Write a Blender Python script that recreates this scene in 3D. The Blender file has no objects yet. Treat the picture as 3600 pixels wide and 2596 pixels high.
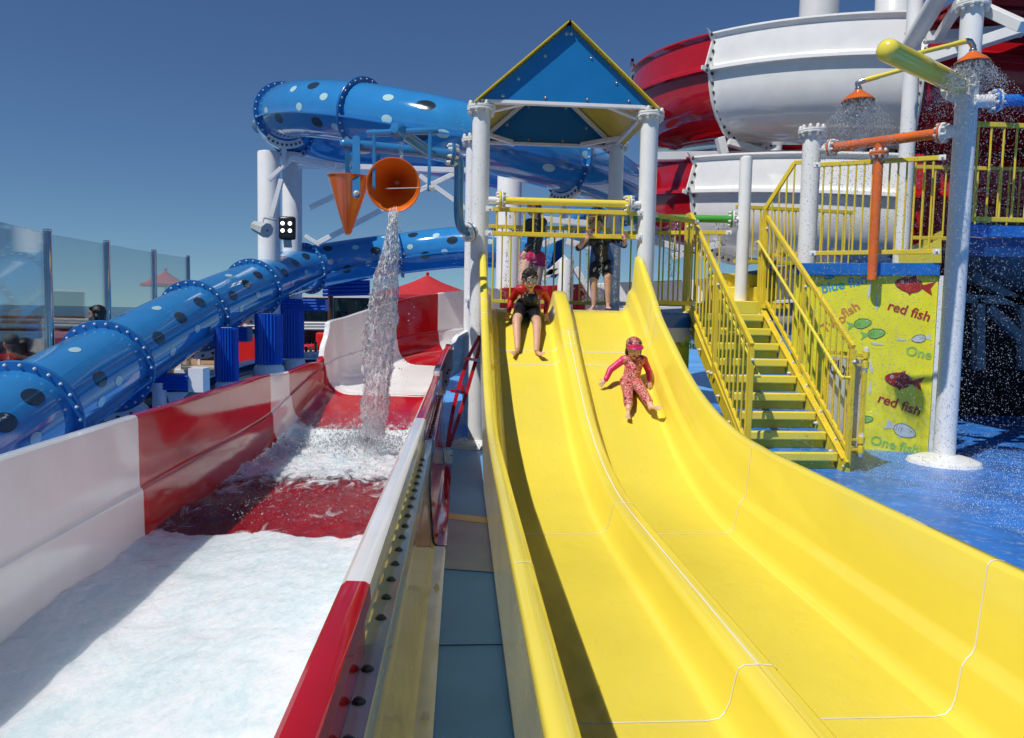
import bpy, bmesh, math, random
from mathutils import Vector, Matrix, Quaternion, noise
random.seed(7)
R = math.radians
scn = bpy.context.scene
COL = scn.collection
# ------------------------------------------------------------------ camera
EYE = Vector((0, 0, 1.5))
FPX = 2600.0
CR = Matrix.Rotation(R(-4.0), 3, 'Z') @ Matrix.Rotation(R(90 - 4.25), 3, 'X') @ Matrix.Rotation(R(1.12), 3, 'Z')
cam_data = bpy.data.cameras.new('camera'); cam = bpy.data.objects.new('camera', cam_data); COL.objects.link(cam)
cam.matrix_world = Matrix.Translation(EYE) @ CR.to_4x4()
cam_data.sensor_width = 36; cam_data.lens = FPX / 3600 * 36
cam_data.clip_start = 0.02; cam_data.clip_end = 60000
scn.camera = cam
# ------------------------------------------------------------------ light
SUN_EL, SUN_AZ = 55.5, 229.0        # azimuth clockwise from +Y: behind and to the left
w = bpy.data.worlds.new('World'); scn.world = w; w.use_nodes = True
nt = w.node_tree; nt.nodes.clear()
sky = nt.nodes.new('ShaderNodeTexSky'); sky.sky_type = 'NISHITA'; sky.sun_disc = False
sky.sun_elevation = R(SUN_EL); sky.sun_rotation = R(SUN_AZ)
sky.air_density = 0.4; sky.dust_density = 0.0; sky.ozone_density = 6.0; sky.altitude = 30
bg = nt.nodes.new('ShaderNodeBackground'); bg.inputs[1].default_value = 0.13
wo = nt.nodes.new('ShaderNodeOutputWorld'); 
# soft shoulder on the whole sky, so that the humid horizon stays as mild as in the photograph
v1 = nt.nodes.new('ShaderNodeVectorMath'); v1.operation = 'MULTIPLY_ADD'; v1.inputs[1].default_value = (.195, .155, .26); v1.inputs[2].default_value = (1, 1, 1)
v2 = nt.nodes.new('ShaderNodeVectorMath'); v2.operation = 'DIVIDE'; v3 = nt.nodes.new('ShaderNodeVectorMath'); v3.operation = 'MULTIPLY'; v3.inputs[1].default_value = (.98, 1.14, 1.58)
nt.links.new(sky.outputs[0], v1.inputs[0]); nt.links.new(sky.outputs[0], v2.inputs[0]); nt.links.new(v1.outputs[0], v2.inputs[1]); nt.links.new(v2.outputs[0], v3.inputs[0]); nt.links.new(v3.outputs[0], bg.inputs[0]); nt.links.new(bg.outputs[0], wo.inputs[0])
sd = bpy.data.lights.new('sun', 'SUN'); sd.energy = 4.0; sd.angle = R(0.53); sd.color = (1, .965, .91)
sun = bpy.data.objects.new('sun', sd); COL.objects.link(sun)
az = R(SUN_AZ); el = R(SUN_EL)
to_sun = Vector((math.sin(az) * math.cos(el), math.cos(az) * math.cos(el), math.sin(el)))
sun.rotation_mode = 'QUATERNION'; sun.rotation_quaternion = to_sun.to_track_quat('Z', 'Y'); sun.location = (-20, -20, 40)
scn.view_settings.view_transform = 'Standard'; scn.view_settings.look = 'None'
scn.view_settings.exposure = 0.0; scn.view_settings.gamma = 1; scn.view_settings.use_curve_mapping = False
scn.cycles.max_bounces = 12; scn.cycles.diffuse_bounces = 8; scn.cycles.glossy_bounces = 4; scn.cycles.transparent_max_bounces = 24; scn.cycles.caustics_reflective = False; scn.cycles.caustics_refractive = False
scn.cycles.sample_clamp_indirect = 6

def at(px, py, Y):
    """point at depth Y whose bearing was measured in the photograph"""
    d = CR @ Vector(((px - 1800) / FPX, -(py - 1298) / FPX, -1)); return EYE + d * (Y / d.y)
def atz(px, py, z):
    d = CR @ Vector(((px - 1800) / FPX, -(py - 1298) / FPX, -1)); return EYE + d * ((z - 1.5) / d.z)
V = Vector
# ------------------------------------------------------------------ materials
MT = {}
def mat(name, col, rough=.3, coat=0.0, metal=0.0, bump=0.0, bscale=60, var=0.06, vscale=4.0, spec=.5, rvar=.06, dirt=0.0, dirtcol=(.25, .2, .12), sss=0, alpha=1):
    m = bpy.data.materials.new(name); m.use_nodes = True; n = m.node_tree.nodes; l = m.node_tree.links
    b = n['Principled BSDF']; b.inputs['Metallic'].default_value = metal; b.inputs['Coat Weight'].default_value = coat; b.inputs['Coat Roughness'].default_value = .05
    b.inputs['Specular IOR Level'].default_value = spec
    if sss: b.inputs['Subsurface Weight'].default_value = sss; b.inputs['Subsurface Radius'].default_value = (.02, .008, .004)
    tc = n.new('ShaderNodeTexCoord')
    no = n.new('ShaderNodeTexNoise'); no.inputs['Scale'].default_value = vscale; no.inputs['Detail'].default_value = 6
    l.new(tc.outputs['Object'], no.inputs['Vector'])
    mx = n.new('ShaderNodeMix'); mx.data_type = 'RGBA'
    mx.inputs[6].default_value = (*[c * (1 - var) for c in col], 1); mx.inputs[7].default_value = (*[min(1, c * (1 + var)) for c in col], 1)
    mr = n.new('ShaderNodeMapRange'); mr.inputs[1].default_value = .35; mr.inputs[2].default_value = .65
    l.new(no.outputs[0], mr.inputs[0]); l.new(mr.outputs[0], mx.inputs[0])
    out = mx.outputs[2]
    if dirt:
        n2 = n.new('ShaderNodeTexNoise'); n2.inputs['Scale'].default_value = 9; n2.inputs['Detail'].default_value = 10; n2.inputs['Roughness'].default_value = .7
        mp = n.new('ShaderNodeMapping'); mp.inputs['Scale'].default_value = (1, 1, .25); l.new(tc.outputs['Object'], mp.inputs[0]); l.new(mp.outputs[0], n2.inputs['Vector'])
        r2 = n.new('ShaderNodeMapRange'); r2.inputs[1].default_value = .52; r2.inputs[2].default_value = .8; r2.inputs[4].default_value = dirt
        l.new(n2.outputs[0], r2.inputs[0]); m2 = n.new('ShaderNodeMix'); m2.data_type = 'RGBA'
        l.new(r2.outputs[0], m2.inputs[0]); l.new(out, m2.inputs[6]); m2.inputs[7].default_value = (*dirtcol, 1); out = m2.outputs[2]
    l.new(out, b.inputs['Base Color'])
    rr = n.new('ShaderNodeMapRange'); rr.inputs[3].default_value = max(0.02, rough - rvar); rr.inputs[4].default_value = rough + rvar
    l.new(no.outputs[0], rr.inputs[0]); l.new(rr.outputs[0], b.inputs['Roughness'])
    if bump:
        nb = n.new('ShaderNodeTexNoise'); nb.inputs['Scale'].default_value = bscale; nb.inputs['Detail'].default_value = 3; l.new(tc.outputs['Object'], nb.inputs['Vector'])
        bp = n.new('ShaderNodeBump'); bp.inputs['Strength'].default_value = bump; bp.inputs['Distance'].default_value = .01
        l.new(nb.outputs[0], bp.inputs['Height']); l.new(bp.outputs[0], b.inputs['Normal'])
    MT[name] = m; return m
YEL = mat('yellow_gelcoat', (.88, .715, .075), .22, coat=.6, bump=.06, bscale=9, var=.04, vscale=1.2)
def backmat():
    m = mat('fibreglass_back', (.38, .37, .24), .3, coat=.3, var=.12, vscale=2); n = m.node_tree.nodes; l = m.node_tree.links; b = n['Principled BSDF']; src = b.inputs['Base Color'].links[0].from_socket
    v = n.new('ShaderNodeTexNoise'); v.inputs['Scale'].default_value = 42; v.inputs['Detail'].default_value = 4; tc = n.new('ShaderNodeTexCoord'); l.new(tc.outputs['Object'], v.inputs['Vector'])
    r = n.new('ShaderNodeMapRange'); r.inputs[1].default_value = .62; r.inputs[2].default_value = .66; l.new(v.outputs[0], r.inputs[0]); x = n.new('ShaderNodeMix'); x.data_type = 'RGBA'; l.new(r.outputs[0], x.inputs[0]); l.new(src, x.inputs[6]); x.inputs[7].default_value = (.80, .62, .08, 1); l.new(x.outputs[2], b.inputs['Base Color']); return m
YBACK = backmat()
YPAINT = mat('yellow_paint', (.75, .56, .035), .32, bump=.08, bscale=45, var=.08, dirt=.18, dirtcol=(.45, .36, .08))
WHT = mat('white_paint', (.80, .80, .78), .35, bump=.06, bscale=30, var=.03, dirt=.12, dirtcol=(.5, .48, .42))
WGEL = mat('white_gelcoat', (.84, .83, .80), .12, coat=.3, bump=.03, bscale=5, var=.03, dirt=.08, dirtcol=(.55, .48, .4))
CREAM = mat('cream_hull', (.84, .76, .46), .14, coat=.5, bump=.04, bscale=6, var=.07, dirt=.25, dirtcol=(.42, .36, .2))
RGEL = mat('red_gelcoat', (.46, .008, .013), .08, coat=.15, bump=.03, bscale=6, var=.07)
SHADE_RED = mat('red_shade_paint', (.045, .004, .006), .4, coat=.0, var=.2, vscale=1)  # flume red with its shade put into the colour
BTUBE = mat('blue_gelcoat', (.03, .235, .55), .09, coat=.8, bump=.05, bscale=3.5, var=.05)
BFLG = mat('blue_flange', (.02, .16, .42), .25, coat=.2)
BPIPE = mat('blue_pipe_paint', (.03, .19, .42), .2, coat=.5)
RBLUE = mat('ribbed_blue', (.005, .09, .48), .35)
ROOFB = mat('blue_panel', (.004, .17, .44), .38, bump=.1, bscale=200, var=.03)
TRIMB = mat('blue_trim', (.01, .14, .50), .3, coat=.2, var=.12)
ORG = mat('orange_paint', (.72, .14, .012), .22, coat=.4, var=.09)
GRN = mat('green_paint', (.07, .36, .035), .25, coat=.4)
STEEL = mat('steel', (.5, .5, .5), .25, metal=1)
CHROME = mat('chrome', (.62, .62, .6), .08, metal=1)
BRASS = mat('varnished_rail', (.42, .22, .08), .2, metal=.6)
DARKB = mat('dark_bolt', (.12, .115, .10), .4, metal=.6)
BOLTW = mat('bolt_white', (.72, .71, .66), .3)
GASK = mat('gasket_black', (.02, .02, .02), .6)
CAULK = mat('caulk_white', (.80, .78, .62), .5)
SPOTD = mat('spot_dark', (.022, .035, .045), .1, coat=.6)
SPOTP = mat('spot_pale', (.46, .66, .66), .12, coat=.6)
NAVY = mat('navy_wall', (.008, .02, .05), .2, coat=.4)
LBLUE = mat('pale_blue_cap', (.24, .50, .70), .3)
GREYM = mat('grey_plastic', (.42, .44, .43), .45)
BLACK = mat('black_plastic', (.012, .012, .013), .35)
SHADE_BLK = mat('black_shade_paint', (.030, .018, .020), .9, spec=.1)  # near-black stands in for the shade below the entry platform
WOOD = mat('teak_deck', (.42, .24, .11), .5, var=.2)
BROWN = mat('brown_metal', (.09, .035, .018), .4)
FABR = mat('red_canvas', (.50, .02, .025), .8, bump=.2, bscale=120)
REDPL = mat('red_plastic', (.60, .015, .015), .35)
GREYB = mat('grey_band_floor', (.34, .38, .44), .3, bump=.35, bscale=160, var=.15)
SHELLG = mat('grey_shell', (.14, .16, .19), .4, var=.1)
# people
SKIN = mat('skin', (.62, .36, .25), .45, sss=.15, var=.08, vscale=14)
SKIN2 = mat('skin_pale', (.66, .42, .32), .45, sss=.15, var=.10, vscale=14)
HAIR = mat('dark_hair', (.018, .011, .008), .28, bump=.6, bscale=90, var=.3, vscale=30)
HAIRB = mat('brown_hair', (.09, .045, .02), .4, bump=.6, bscale=90, var=.3, vscale=30)
HAIRG = mat('grey_hair', (.12, .115, .11), .6, bump=.6, bscale=120, var=.4, vscale=60)
CRED = mat('red_lycra', (.44, .010, .012), .38, bump=.8, bscale=26, var=.2, vscale=12)
CBLK = mat('black_lycra', (.012, .013, .015), .3, bump=.7, bscale=35)
CBLU = mat('blue_lycra', (.01, .10, .42), .4, bump=.2, bscale=35)
CPNK = mat('pink_lycra', (.62, .015, .13), .38, bump=.7, bscale=30, var=.15)
CGRY = mat('grey_neoprene', (.035, .045, .05), .5, bump=.2)
MOUTH = mat('mouth_dark', (.10, .012, .012), .4)
EYEW = mat('eye_white', (.6, .6, .6), .2)
LENS = mat('goggle_lens', (.35, .38, .38), .08, coat=1)
def floral():
    m = mat('floral_lycra', (.7, .6, .5), .45); n = m.node_tree.nodes; l = m.node_tree.links; b = n['Principled BSDF']
    tc = n.new('ShaderNodeTexCoord'); no = n.new('ShaderNodeTexNoise'); no.inputs['Scale'].default_value = 34; no.inputs['Detail'].default_value = 1.5; no.inputs['Distortion'].default_value = 1.6
    l.new(tc.outputs['Object'], no.inputs['Vector']); r = n.new('ShaderNodeValToRGB'); l.new(no.outputs[0], r.inputs[0])
    r.color_ramp.interpolation = 'CONSTANT'; e = r.color_ramp.elements
    e[0].position = 0; e[0].color = (.03, .01, .03, 1); e[1].position = .39; e[1].color = (.45, .01, .04, 1)
    for p, c in ((.45, (.62, .02, .12)), (.50, (.72, .66, .55)), (.535, (.62, .02, .05)), (.565, (.78, .50, .10)), (.59, (.06, .015, .04)), (.63, (.60, .04, .10)), (.68, (.1, .25, .05))):
        x = e.new(p); x.color = (*c, 1)
    l.new(r.outputs[0], b.inputs['Base Color']); return m
FLOR = floral()

def glassmat(name, tint, refl=.5, rough=.02, fmin=.06):
    m = bpy.data.materials.new(name); m.use_nodes = True; n = m.node_tree.nodes; l = m.node_tree.links; n.clear()
    o = n.new('ShaderNodeOutputMaterial'); t = n.new('ShaderNodeBsdfTransparent'); t.inputs[0].default_value = (*tint, 1)
    g = n.new('ShaderNodeBsdfGlossy'); g.inputs['Roughness'].default_value = rough
    f = n.new('ShaderNodeFresnel'); f.inputs[0].default_value = 1.45
    mm = n.new('ShaderNodeMath'); mm.operation = 'MULTIPLY_ADD'; mm.inputs[1].default_value = refl; mm.inputs[2].default_value = fmin; l.new(f.outputs[0], mm.inputs[0])
    mx = n.new('ShaderNodeMixShader'); l.new(mm.outputs[0], mx.inputs[0]); l.new(t.outputs[0], mx.inputs[1]); l.new(g.outputs[0], mx.inputs[2]); l.new(mx.outputs[0], o.inputs[0])
    MT[name] = m; return m
GLASS = glassmat('windscreen_glass', (.93, .96, .97), .55, .01, .03)
DGLASS = glassmat('tinted_glass', (.10, .14, .16), 1.0, .01, .04)
DROP = glassmat('water_drop', (.86, .89, .92), 1.0, .05, .30)
def dropmat():
    n = DROP.node_tree.nodes; l = DROP.node_tree.links; o = n['Material Output']; src = o.inputs[0].links[0].from_socket
    d = n.new('ShaderNodeBsdfPrincipled'); d.inputs['Base Color'].default_value = (.86, .89, .93, 1); d.inputs['Roughness'].default_value = .1
    mx = n.new('ShaderNodeMixShader'); mx.inputs[0].default_value = .30; l.new(src, mx.inputs[1]); l.new(d.outputs[0], mx.inputs[2]); l.new(mx.outputs[0], o.inputs[0])
dropmat()

def foam_caustic_water(name, foam_caustic_lo, foam_caustic_hi, tint=(.90, .96, .97), foam_caustic_col=(.80, .83, .84), bscale=14, strength=.6, attr=None, stretch=(1, .6, 1), fmax=1.0, sssw=0.0, ior=1.36):
    """thin water: clear over whatever lies below, glossy on top, whitened by foam or painted caustics where noise and the foam attribute say so"""
    m = bpy.data.materials.new(name); m.use_nodes = True; n = m.node_tree.nodes; l = m.node_tree.links; n.clear()
    o = n.new('ShaderNodeOutputMaterial'); tc = n.new('ShaderNodeTexCoord'); mp = n.new('ShaderNodeMapping'); mp.inputs['Scale'].default_value = stretch; l.new(tc.outputs['Object'], mp.inputs[0])
    nb = n.new('ShaderNodeTexNoise'); nb.inputs['Scale'].default_value = bscale; nb.inputs['Detail'].default_value = 7; nb.inputs['Roughness'].default_value = .68; nb.inputs['Distortion'].default_value = .8; l.new(mp.outputs[0], nb.inputs['Vector'])
    bp = n.new('ShaderNodeBump'); bp.inputs['Strength'].default_value = strength; bp.inputs['Distance'].default_value = .03; l.new(nb.outputs[0], bp.inputs['Height'])
    t = n.new('ShaderNodeBsdfTransparent'); t.inputs[0].default_value = (*tint, 1)
    g = n.new('ShaderNodeBsdfGlossy'); g.inputs['Roughness'].default_value = .06; l.new(bp.outputs[0], g.inputs['Normal'])
    f = n.new('ShaderNodeFresnel'); f.inputs[0].default_value = ior; l.new(bp.outputs[0], f.inputs['Normal'])
    mx = n.new('ShaderNodeMixShader'); l.new(f.outputs[0], mx.inputs[0]); l.new(t.outputs[0], mx.inputs[1]); l.new(g.outputs[0], mx.inputs[2])
    d = n.new('ShaderNodeBsdfPrincipled'); d.inputs['Roughness'].default_value = .10; d.inputs['Specular IOR Level'].default_value = .8; d.inputs['Subsurface Weight'].default_value = sssw; d.inputs['Subsurface Radius'].default_value = (.8, 1.0, 1.0); d.inputs['Subsurface Scale'].default_value = .22
    nc = n.new('ShaderNodeTexNoise'); nc.inputs['Scale'].default_value = bscale * 2.6; nc.inputs['Detail'].default_value = 8; nc.inputs['Roughness'].default_value = .75; nc.inputs['Distortion'].default_value = .6; l.new(mp.outputs[0], nc.inputs['Vector'])
    cr = n.new('ShaderNodeMix'); cr.data_type = 'RGBA'; cr.inputs[6].default_value = (*[c * q for c, q in zip(foam_caustic_col, (.82, .93, .95))], 1); cr.inputs[7].default_value = (*[min(1, c * 1.10) for c in foam_caustic_col], 1)
    ms = n.new('ShaderNodeMapRange'); ms.inputs[1].default_value = .40; ms.inputs[2].default_value = .58; nl = n.new('ShaderNodeTexNoise'); nl.inputs['Scale'].default_value = bscale * .3; nl.inputs['Detail'].default_value = 3; nl.inputs['Distortion'].default_value = 1.2; l.new(mp.outputs[0], nl.inputs['Vector']); av = n.new('ShaderNodeMath'); av.operation = 'MULTIPLY_ADD'; av.inputs[1].default_value = .5; l.new(nc.outputs[0], av.inputs[0]); hv = n.new('ShaderNodeMath'); hv.operation = 'MULTIPLY'; hv.inputs[1].default_value = .5; l.new(nl.outputs[0], hv.inputs[0]); l.new(hv.outputs[0], av.inputs[2]); l.new(av.outputs[0], ms.inputs[0]); l.new(ms.outputs[0], cr.inputs[0]); l.new(cr.outputs[2], d.inputs['Base Color']); b2 = n.new('ShaderNodeBump'); b2.inputs['Strength'].default_value = strength * .9; b2.inputs['Distance'].default_value = .012; nq = n.new('ShaderNodeTexNoise'); nq.inputs['Scale'].default_value = bscale * 4.5; nq.inputs['Detail'].default_value = 6; nq.inputs['Distortion'].default_value = .4; l.new(mp.outputs[0], nq.inputs['Vector']); l.new(nq.outputs[0], b2.inputs['Height']); l.new(b2.outputs[0], d.inputs['Normal'])
    nf = n.new('ShaderNodeTexNoise'); nf.inputs['Scale'].default_value = bscale * .8; nf.inputs['Detail'].default_value = 9; nf.inputs['Roughness'].default_value = .72; nf.inputs['Distortion'].default_value = 1.5; l.new(mp.outputs[0], nf.inputs['Vector'])
    src = nf.outputs[0]
    if attr:
        a = n.new('ShaderNodeAttribute'); a.attribute_name = attr; ad = n.new('ShaderNodeMath'); ad.operation = 'ADD'; l.new(src, ad.inputs[0]); l.new(a.outputs['Fac'], ad.inputs[1]); src = ad.outputs[0]
    mr = n.new('ShaderNodeMapRange'); mr.inputs[1].default_value = foam_caustic_lo; mr.inputs[2].default_value = foam_caustic_hi; mr.inputs[4].default_value = fmax; l.new(src, mr.inputs[0])
    m2 = n.new('ShaderNodeMixShader'); l.new(mr.outputs[0], m2.inputs[0]); l.new(mx.outputs[0], m2.inputs[1]); l.new(d.outputs[0], m2.inputs[2]); l.new(m2.outputs[0], o.inputs[0])
    MT[name] = m; return m

def deckmat():
    m = mat('blue_rubber_deck', (.14, .42, .90), .3, bump=.5, bscale=220, var=.18, vscale=.8); n = m.node_tree.nodes; l = m.node_tree.links
    return m
DECK = deckmat()
DECKW = mat('wet_blue_rubber', (.03, .20, .66), .2, bump=.8, bscale=150, var=.25, vscale=2.2, rvar=.12, dirt=.85, dirtcol=(.50, .66, .85))

def seamat():
    m = mat('sea_water', (.008, .035, .075), .12, bump=0, var=.15, vscale=.004); n = m.node_tree.nodes; l = m.node_tree.links; b = n['Principled BSDF']
    tc = n.new('ShaderNodeTexCoord'); nb = n.new('ShaderNodeTexNoise'); nb.inputs['Scale'].default_value = .12; nb.inputs['Detail'].default_value = 8
    l.new(tc.outputs['Object'], nb.inputs['Vector']); bp = n.new('ShaderNodeBump'); bp.inputs['Strength'].default_value = .9; bp.inputs['Distance'].default_value = 3
    l.new(nb.outputs[0], bp.inputs['Height']); l.new(bp.outputs[0], b.inputs['Normal']); return m
SEA = seamat()

# ------------------------------------------------------------------ mesh helpers
class MB:
    def __init__(s): s.v = []; s.f = []; s.m = []
    def add(s, vs, fs, m=0):
        o = len(s.v); s.v += [tuple(v) for v in vs]; s.f += [tuple(i + o for i in f) for f in fs]; s.m += [m] * len(fs); return s
    def box(s, c, size, rot=None, m=0):
        c = V(c); h = V(size) / 2; vs = []
        for x in (-1, 1):
            for y in (-1, 1):
                for z in (-1, 1):
                    p = V((x * h.x, y * h.y, z * h.z)); vs.append(c + (rot @ p if rot else p))
        return s.add(vs, [(0, 1, 3, 2), (4, 6, 7, 5), (0, 4, 5, 1), (2, 3, 7, 6), (0, 2, 6, 4), (1, 5, 7, 3)], m)
    def beam(s, p0, p1, w, h, m=0, up=(0, 0, 1)):
        p0 = V(p0); p1 = V(p1); t = (p1 - p0).normalized(); r = t.cross(V(up))
        if r.length < 1e-3: r = t.cross(V((0, 1, 0)))
        r.normalize(); u = r.cross(t); vs = []
        for p in (p0, p1):
            for a, b in ((-1, -1), (1, -1), (1, 1), (-1, 1)): vs.append(p + r * a * w / 2 + u * b * h / 2)
        return s.add(vs, [(0, 1, 2, 3), (7, 6, 5, 4), (0, 4, 5, 1), (1, 5, 6, 2), (2, 6, 7, 3), (3, 7, 4, 0)], m)
    def tube(s, path, r, n=14, caps=True, m=0):
        path = [V(p) for p in path]; rs = r if isinstance(r, (list, tuple)) else [r] * len(path)
        t0 = (path[1] - path[0]).normalized(); a = t0.cross(V((0, 0, 1)))
        if a.length < 1e-2: a = t0.cross(V((0, 1, 0)))
        a.normalize(); vs = []
        for i, p in enumerate(path):
            if i == 0: t = path[1] - path[0]
            elif i == len(path) - 1: t = path[-1] - path[-2]
            else: t = (path[i + 1] - path[i]).normalized() + (path[i] - path[i - 1]).normalized()
            t.normalize(); a = (a - t * a.dot(t)).normalized(); b = t.cross(a)
            for k in range(n):
                q = 2 * math.pi * k / n; vs.append(p + (a * math.cos(q) + b * math.sin(q)) * rs[i])
        fs = [(i * n + k, i * n + (k + 1) % n, (i + 1) * n + (k + 1) % n, (i + 1) * n + k) for i in range(len(path) - 1) for k in range(n)]
        if caps: fs += [tuple(range(n))[::-1], tuple(range((len(path) - 1) * n, len(path) * n))]
        return s.add(vs, fs, m)
    def cyl(s, p0, p1, r, r1=None, n=20, m=0): return s.tube([p0, p1], [r, r if r1 is None else r1], n, True, m)
    def lathe(s, prof, o, axis=(0, 0, 1), n=24, m=0):
        """profile of (radius, height) along axis"""
        o = V(o); t = V(axis).normalized(); a = t.cross(V((0, 0, 1)))
        if a.length < 1e-2: a = V((1, 0, 0))
        a.normalize(); b = t.cross(a); vs = []
        for r, h in prof:
            for k in range(n):
                q = 2 * math.pi * k / n; vs.append(o + t * h + (a * math.cos(q) + b * math.sin(q)) * max(r, 1e-5))
        fs = [(i * n + k, i * n + (k + 1) % n, (i + 1) * n + (k + 1) % n, (i + 1) * n + k) for i in range(len(prof) - 1) for k in range(n)]
        return s.add(vs, fs, m)
    def ball(s, c, r, n=12, m=0, rot=None):
        c = V(c); r = V((r, r, r)) if isinstance(r, (int, float)) else V(r); vs = []; ns = n // 2
        for i in range(ns + 1):
            ph = math.pi * i / ns
            for k in range(n):
                q = 2 * math.pi * k / n; p = V((math.sin(ph) * math.cos(q) * r.x, math.sin(ph) * math.sin(q) * r.y, math.cos(ph) * r.z))
                vs.append(c + (rot @ p if rot else p))
        fs = []
        for i in range(ns):
            for k in range(n): fs.append((i * n + k, (i + 1) * n + k, (i + 1) * n + (k + 1) % n, i * n + (k + 1) % n))
        return s.add(vs, fs, m)
    def rows(s, rows, m=0, close=False):
        n = len(rows[0]); vs = [p for r in rows for p in r]; e = n if close else n - 1
        return s.add(vs, [(i * n + k, i * n + (k + 1) % n, (i + 1) * n + (k + 1) % n, (i + 1) * n + k) for i in range(len(rows) - 1) for k in range(e)], m)
    def poly(s, pts, nrm, th, m=0):
        """flat outline with thickness"""
        pts = [V(p) for p in pts]; nrm = V(nrm).normalized() * th; n = len(pts)
        return s.add(pts + [p + nrm for p in pts], [tuple(range(n))[::-1], tuple(range(n, 2 * n))] + [(i, (i + 1) % n, n + (i + 1) % n, n + i) for i in range(n)], m)
    def build(s, name, mats, parent=None, smooth=40, bevel=0, solid=0, merge=True, up=False):
        me = bpy.data.meshes.new(name); me.from_pydata(s.v, [], s.f)
        for mm in (mats if isinstance(mats, (list, tuple)) else [mats]): me.materials.append(mm)
        me.polygons.foreach_set('material_index', s.m)
        bm = bmesh.new(); bm.from_mesh(me)
        if merge: bmesh.ops.remove_doubles(bm, verts=bm.verts, dist=1e-5)
        bmesh.ops.recalc_face_normals(bm, faces=bm.faces); 
        if up and sum(f.normal.z for f in bm.faces) < 0: bmesh.ops.reverse_faces(bm, faces=bm.faces)
        bm.to_mesh(me); bm.free()
        if smooth: me.shade_smooth(); me.set_sharp_from_angle(angle=R(smooth))
        o = bpy.data.objects.new(name, me); COL.objects.link(o); adopt(o, parent)
        if solid: md = o.modifiers.new('thick', 'SOLIDIFY'); md.thickness = solid; md.offset = 0
        if bevel: md = o.modifiers.new('bevel', 'BEVEL'); md.width = bevel; md.segments = 2; md.limit_method = 'ANGLE'; md.angle_limit = R(50); md.harden_normals = False
        return o
def adopt(o, parent):
    if parent is not None:
        o.parent = parent
        if parent.type == 'EMPTY': o.matrix_parent_inverse = parent.matrix_basis.inverted()
def tag(o, label=None, cat=None, group=None, kind=None):
    if label: o['label'] = label
    if cat: o['category'] = cat
    if group: o['group'] = group
    if kind: o['kind'] = kind
    return o
def thing(name, label, cat, loc=(0, 0, 0), group=None):
    o = bpy.data.objects.new(name, None); COL.objects.link(o); o.location = loc; o.empty_display_size = .1
    return tag(o, label, cat, group)
def spline(pts, n):
    """Catmull-Rom through tuples of any length; n steps per span"""
    P = [list(p) for p in pts]; P = [[2 * a - b for a, b in zip(P[0], P[1])]] + P + [[2 * a - b for a, b in zip(P[-1], P[-2])]]; out = []
    for i in range(1, len(P) - 2):
        for k in range(n):
            t = k / n; out.append([.5 * (2 * b + (c - a) * t + (2 * a - 5 * b + 4 * c - d) * t * t + (-a + 3 * b - 3 * c + d) * t ** 3) for a, b, c, d in zip(P[i - 1], P[i], P[i + 1], P[i + 2])])
    out.append(P[-2]); return out
def lerp_table(tab, x):
    if x <= tab[0][0]: return tab[0][1]
    for (a, u), (b, v) in zip(tab, tab[1:]):
        if x <= b: t = (x - a) / (b - a); return u + (v - u) * t
    return tab[-1][1]
def smooth_table(tab, x):
    s = spline_cache.setdefault(id(tab), [tuple(q) for q in spline(tab, 10)]); return lerp_table(s, x)
spline_cache = {}
# a shared bolt: hex washer, dome cap
def bolt_mesh(name, m, r=.014, h=.02):
    b = MB(); b.lathe([(0, 0), (r * 1.35, 0), (r * 1.35, h * .2), (r, h * .22), (r * .98, h * .75), (r * .6, h * 1.05), (0, h * 1.15)], (0, 0, 0), n=8)
    o = b.build(name, m); me = o.data; bpy.data.objects.remove(o); return me
BM_W = bolt_mesh('bolt_white', BOLTW, .017, .034); BM_D = bolt_mesh('bolt_dark', DARKB, .014, .012); BM_S = bolt_mesh('bolt_steel', STEEL, .020, .022); BM_B = bolt_mesh('bolt_blue', BOLTW, .015, .026)
def bolt(parent, p, axis, me=None, s=1.0, name='bolt'):
    o = bpy.data.objects.new(name, me or BM_W); COL.objects.link(o)
    o.rotation_mode = 'QUATERNION'; o.rotation_quaternion = V(axis).to_track_quat('Z', 'Y'); o.location = p; o.scale = (s, s, s)
    o.parent = parent
    if parent.type == 'EMPTY': o.matrix_parent_inverse = parent.matrix_basis.inverted()
    return o
def ring_bolts(parent, c, axis, rad, n, me=None, s=1.0, both=True, ph=0, off=.02):
    c = V(c); t = V(axis).normalized(); a = t.cross(V((0, 0, 1)))
    if a.length < 1e-2: a = V((1, 0, 0))
    a.normalize(); b = t.cross(a)
    for k in range(n):
        q = 2 * math.pi * (k + ph) / n; d = a * math.cos(q) + b * math.sin(q)
        bolt(parent, c + d * rad + t * off, t, me, s)
        if both: bolt(parent, c + d * rad - t * off, -t, me, s)
def flange(parent, c, axis, r, m1, m2=None, n=8, s=.9, th=.022, name='flange'):
    """a bolted pipe joint: two plates with a black gasket between"""
    c = V(c); t = V(axis).normalized(); b = MB()
    b.lathe([(0, -th), (r * .97, -th), (r, -th * .85), (r, -.003), (r * .95, -.003)], c, t, 28, 0)
    b.lathe([(r * .95, -.003), (r * .95, .003)], c, t, 28, 1)
    b.lathe([(r * .95, .003), (r, .003), (r, th * .85), (r * .97, th), (0, th)], c, t, 28, 2)
    o = b.build(name, [m1, GASK, m2 or m1], parent); ring_bolts(o, c, t, r * .82, n, BM_W, s, True, .5, th)
    return o
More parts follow.
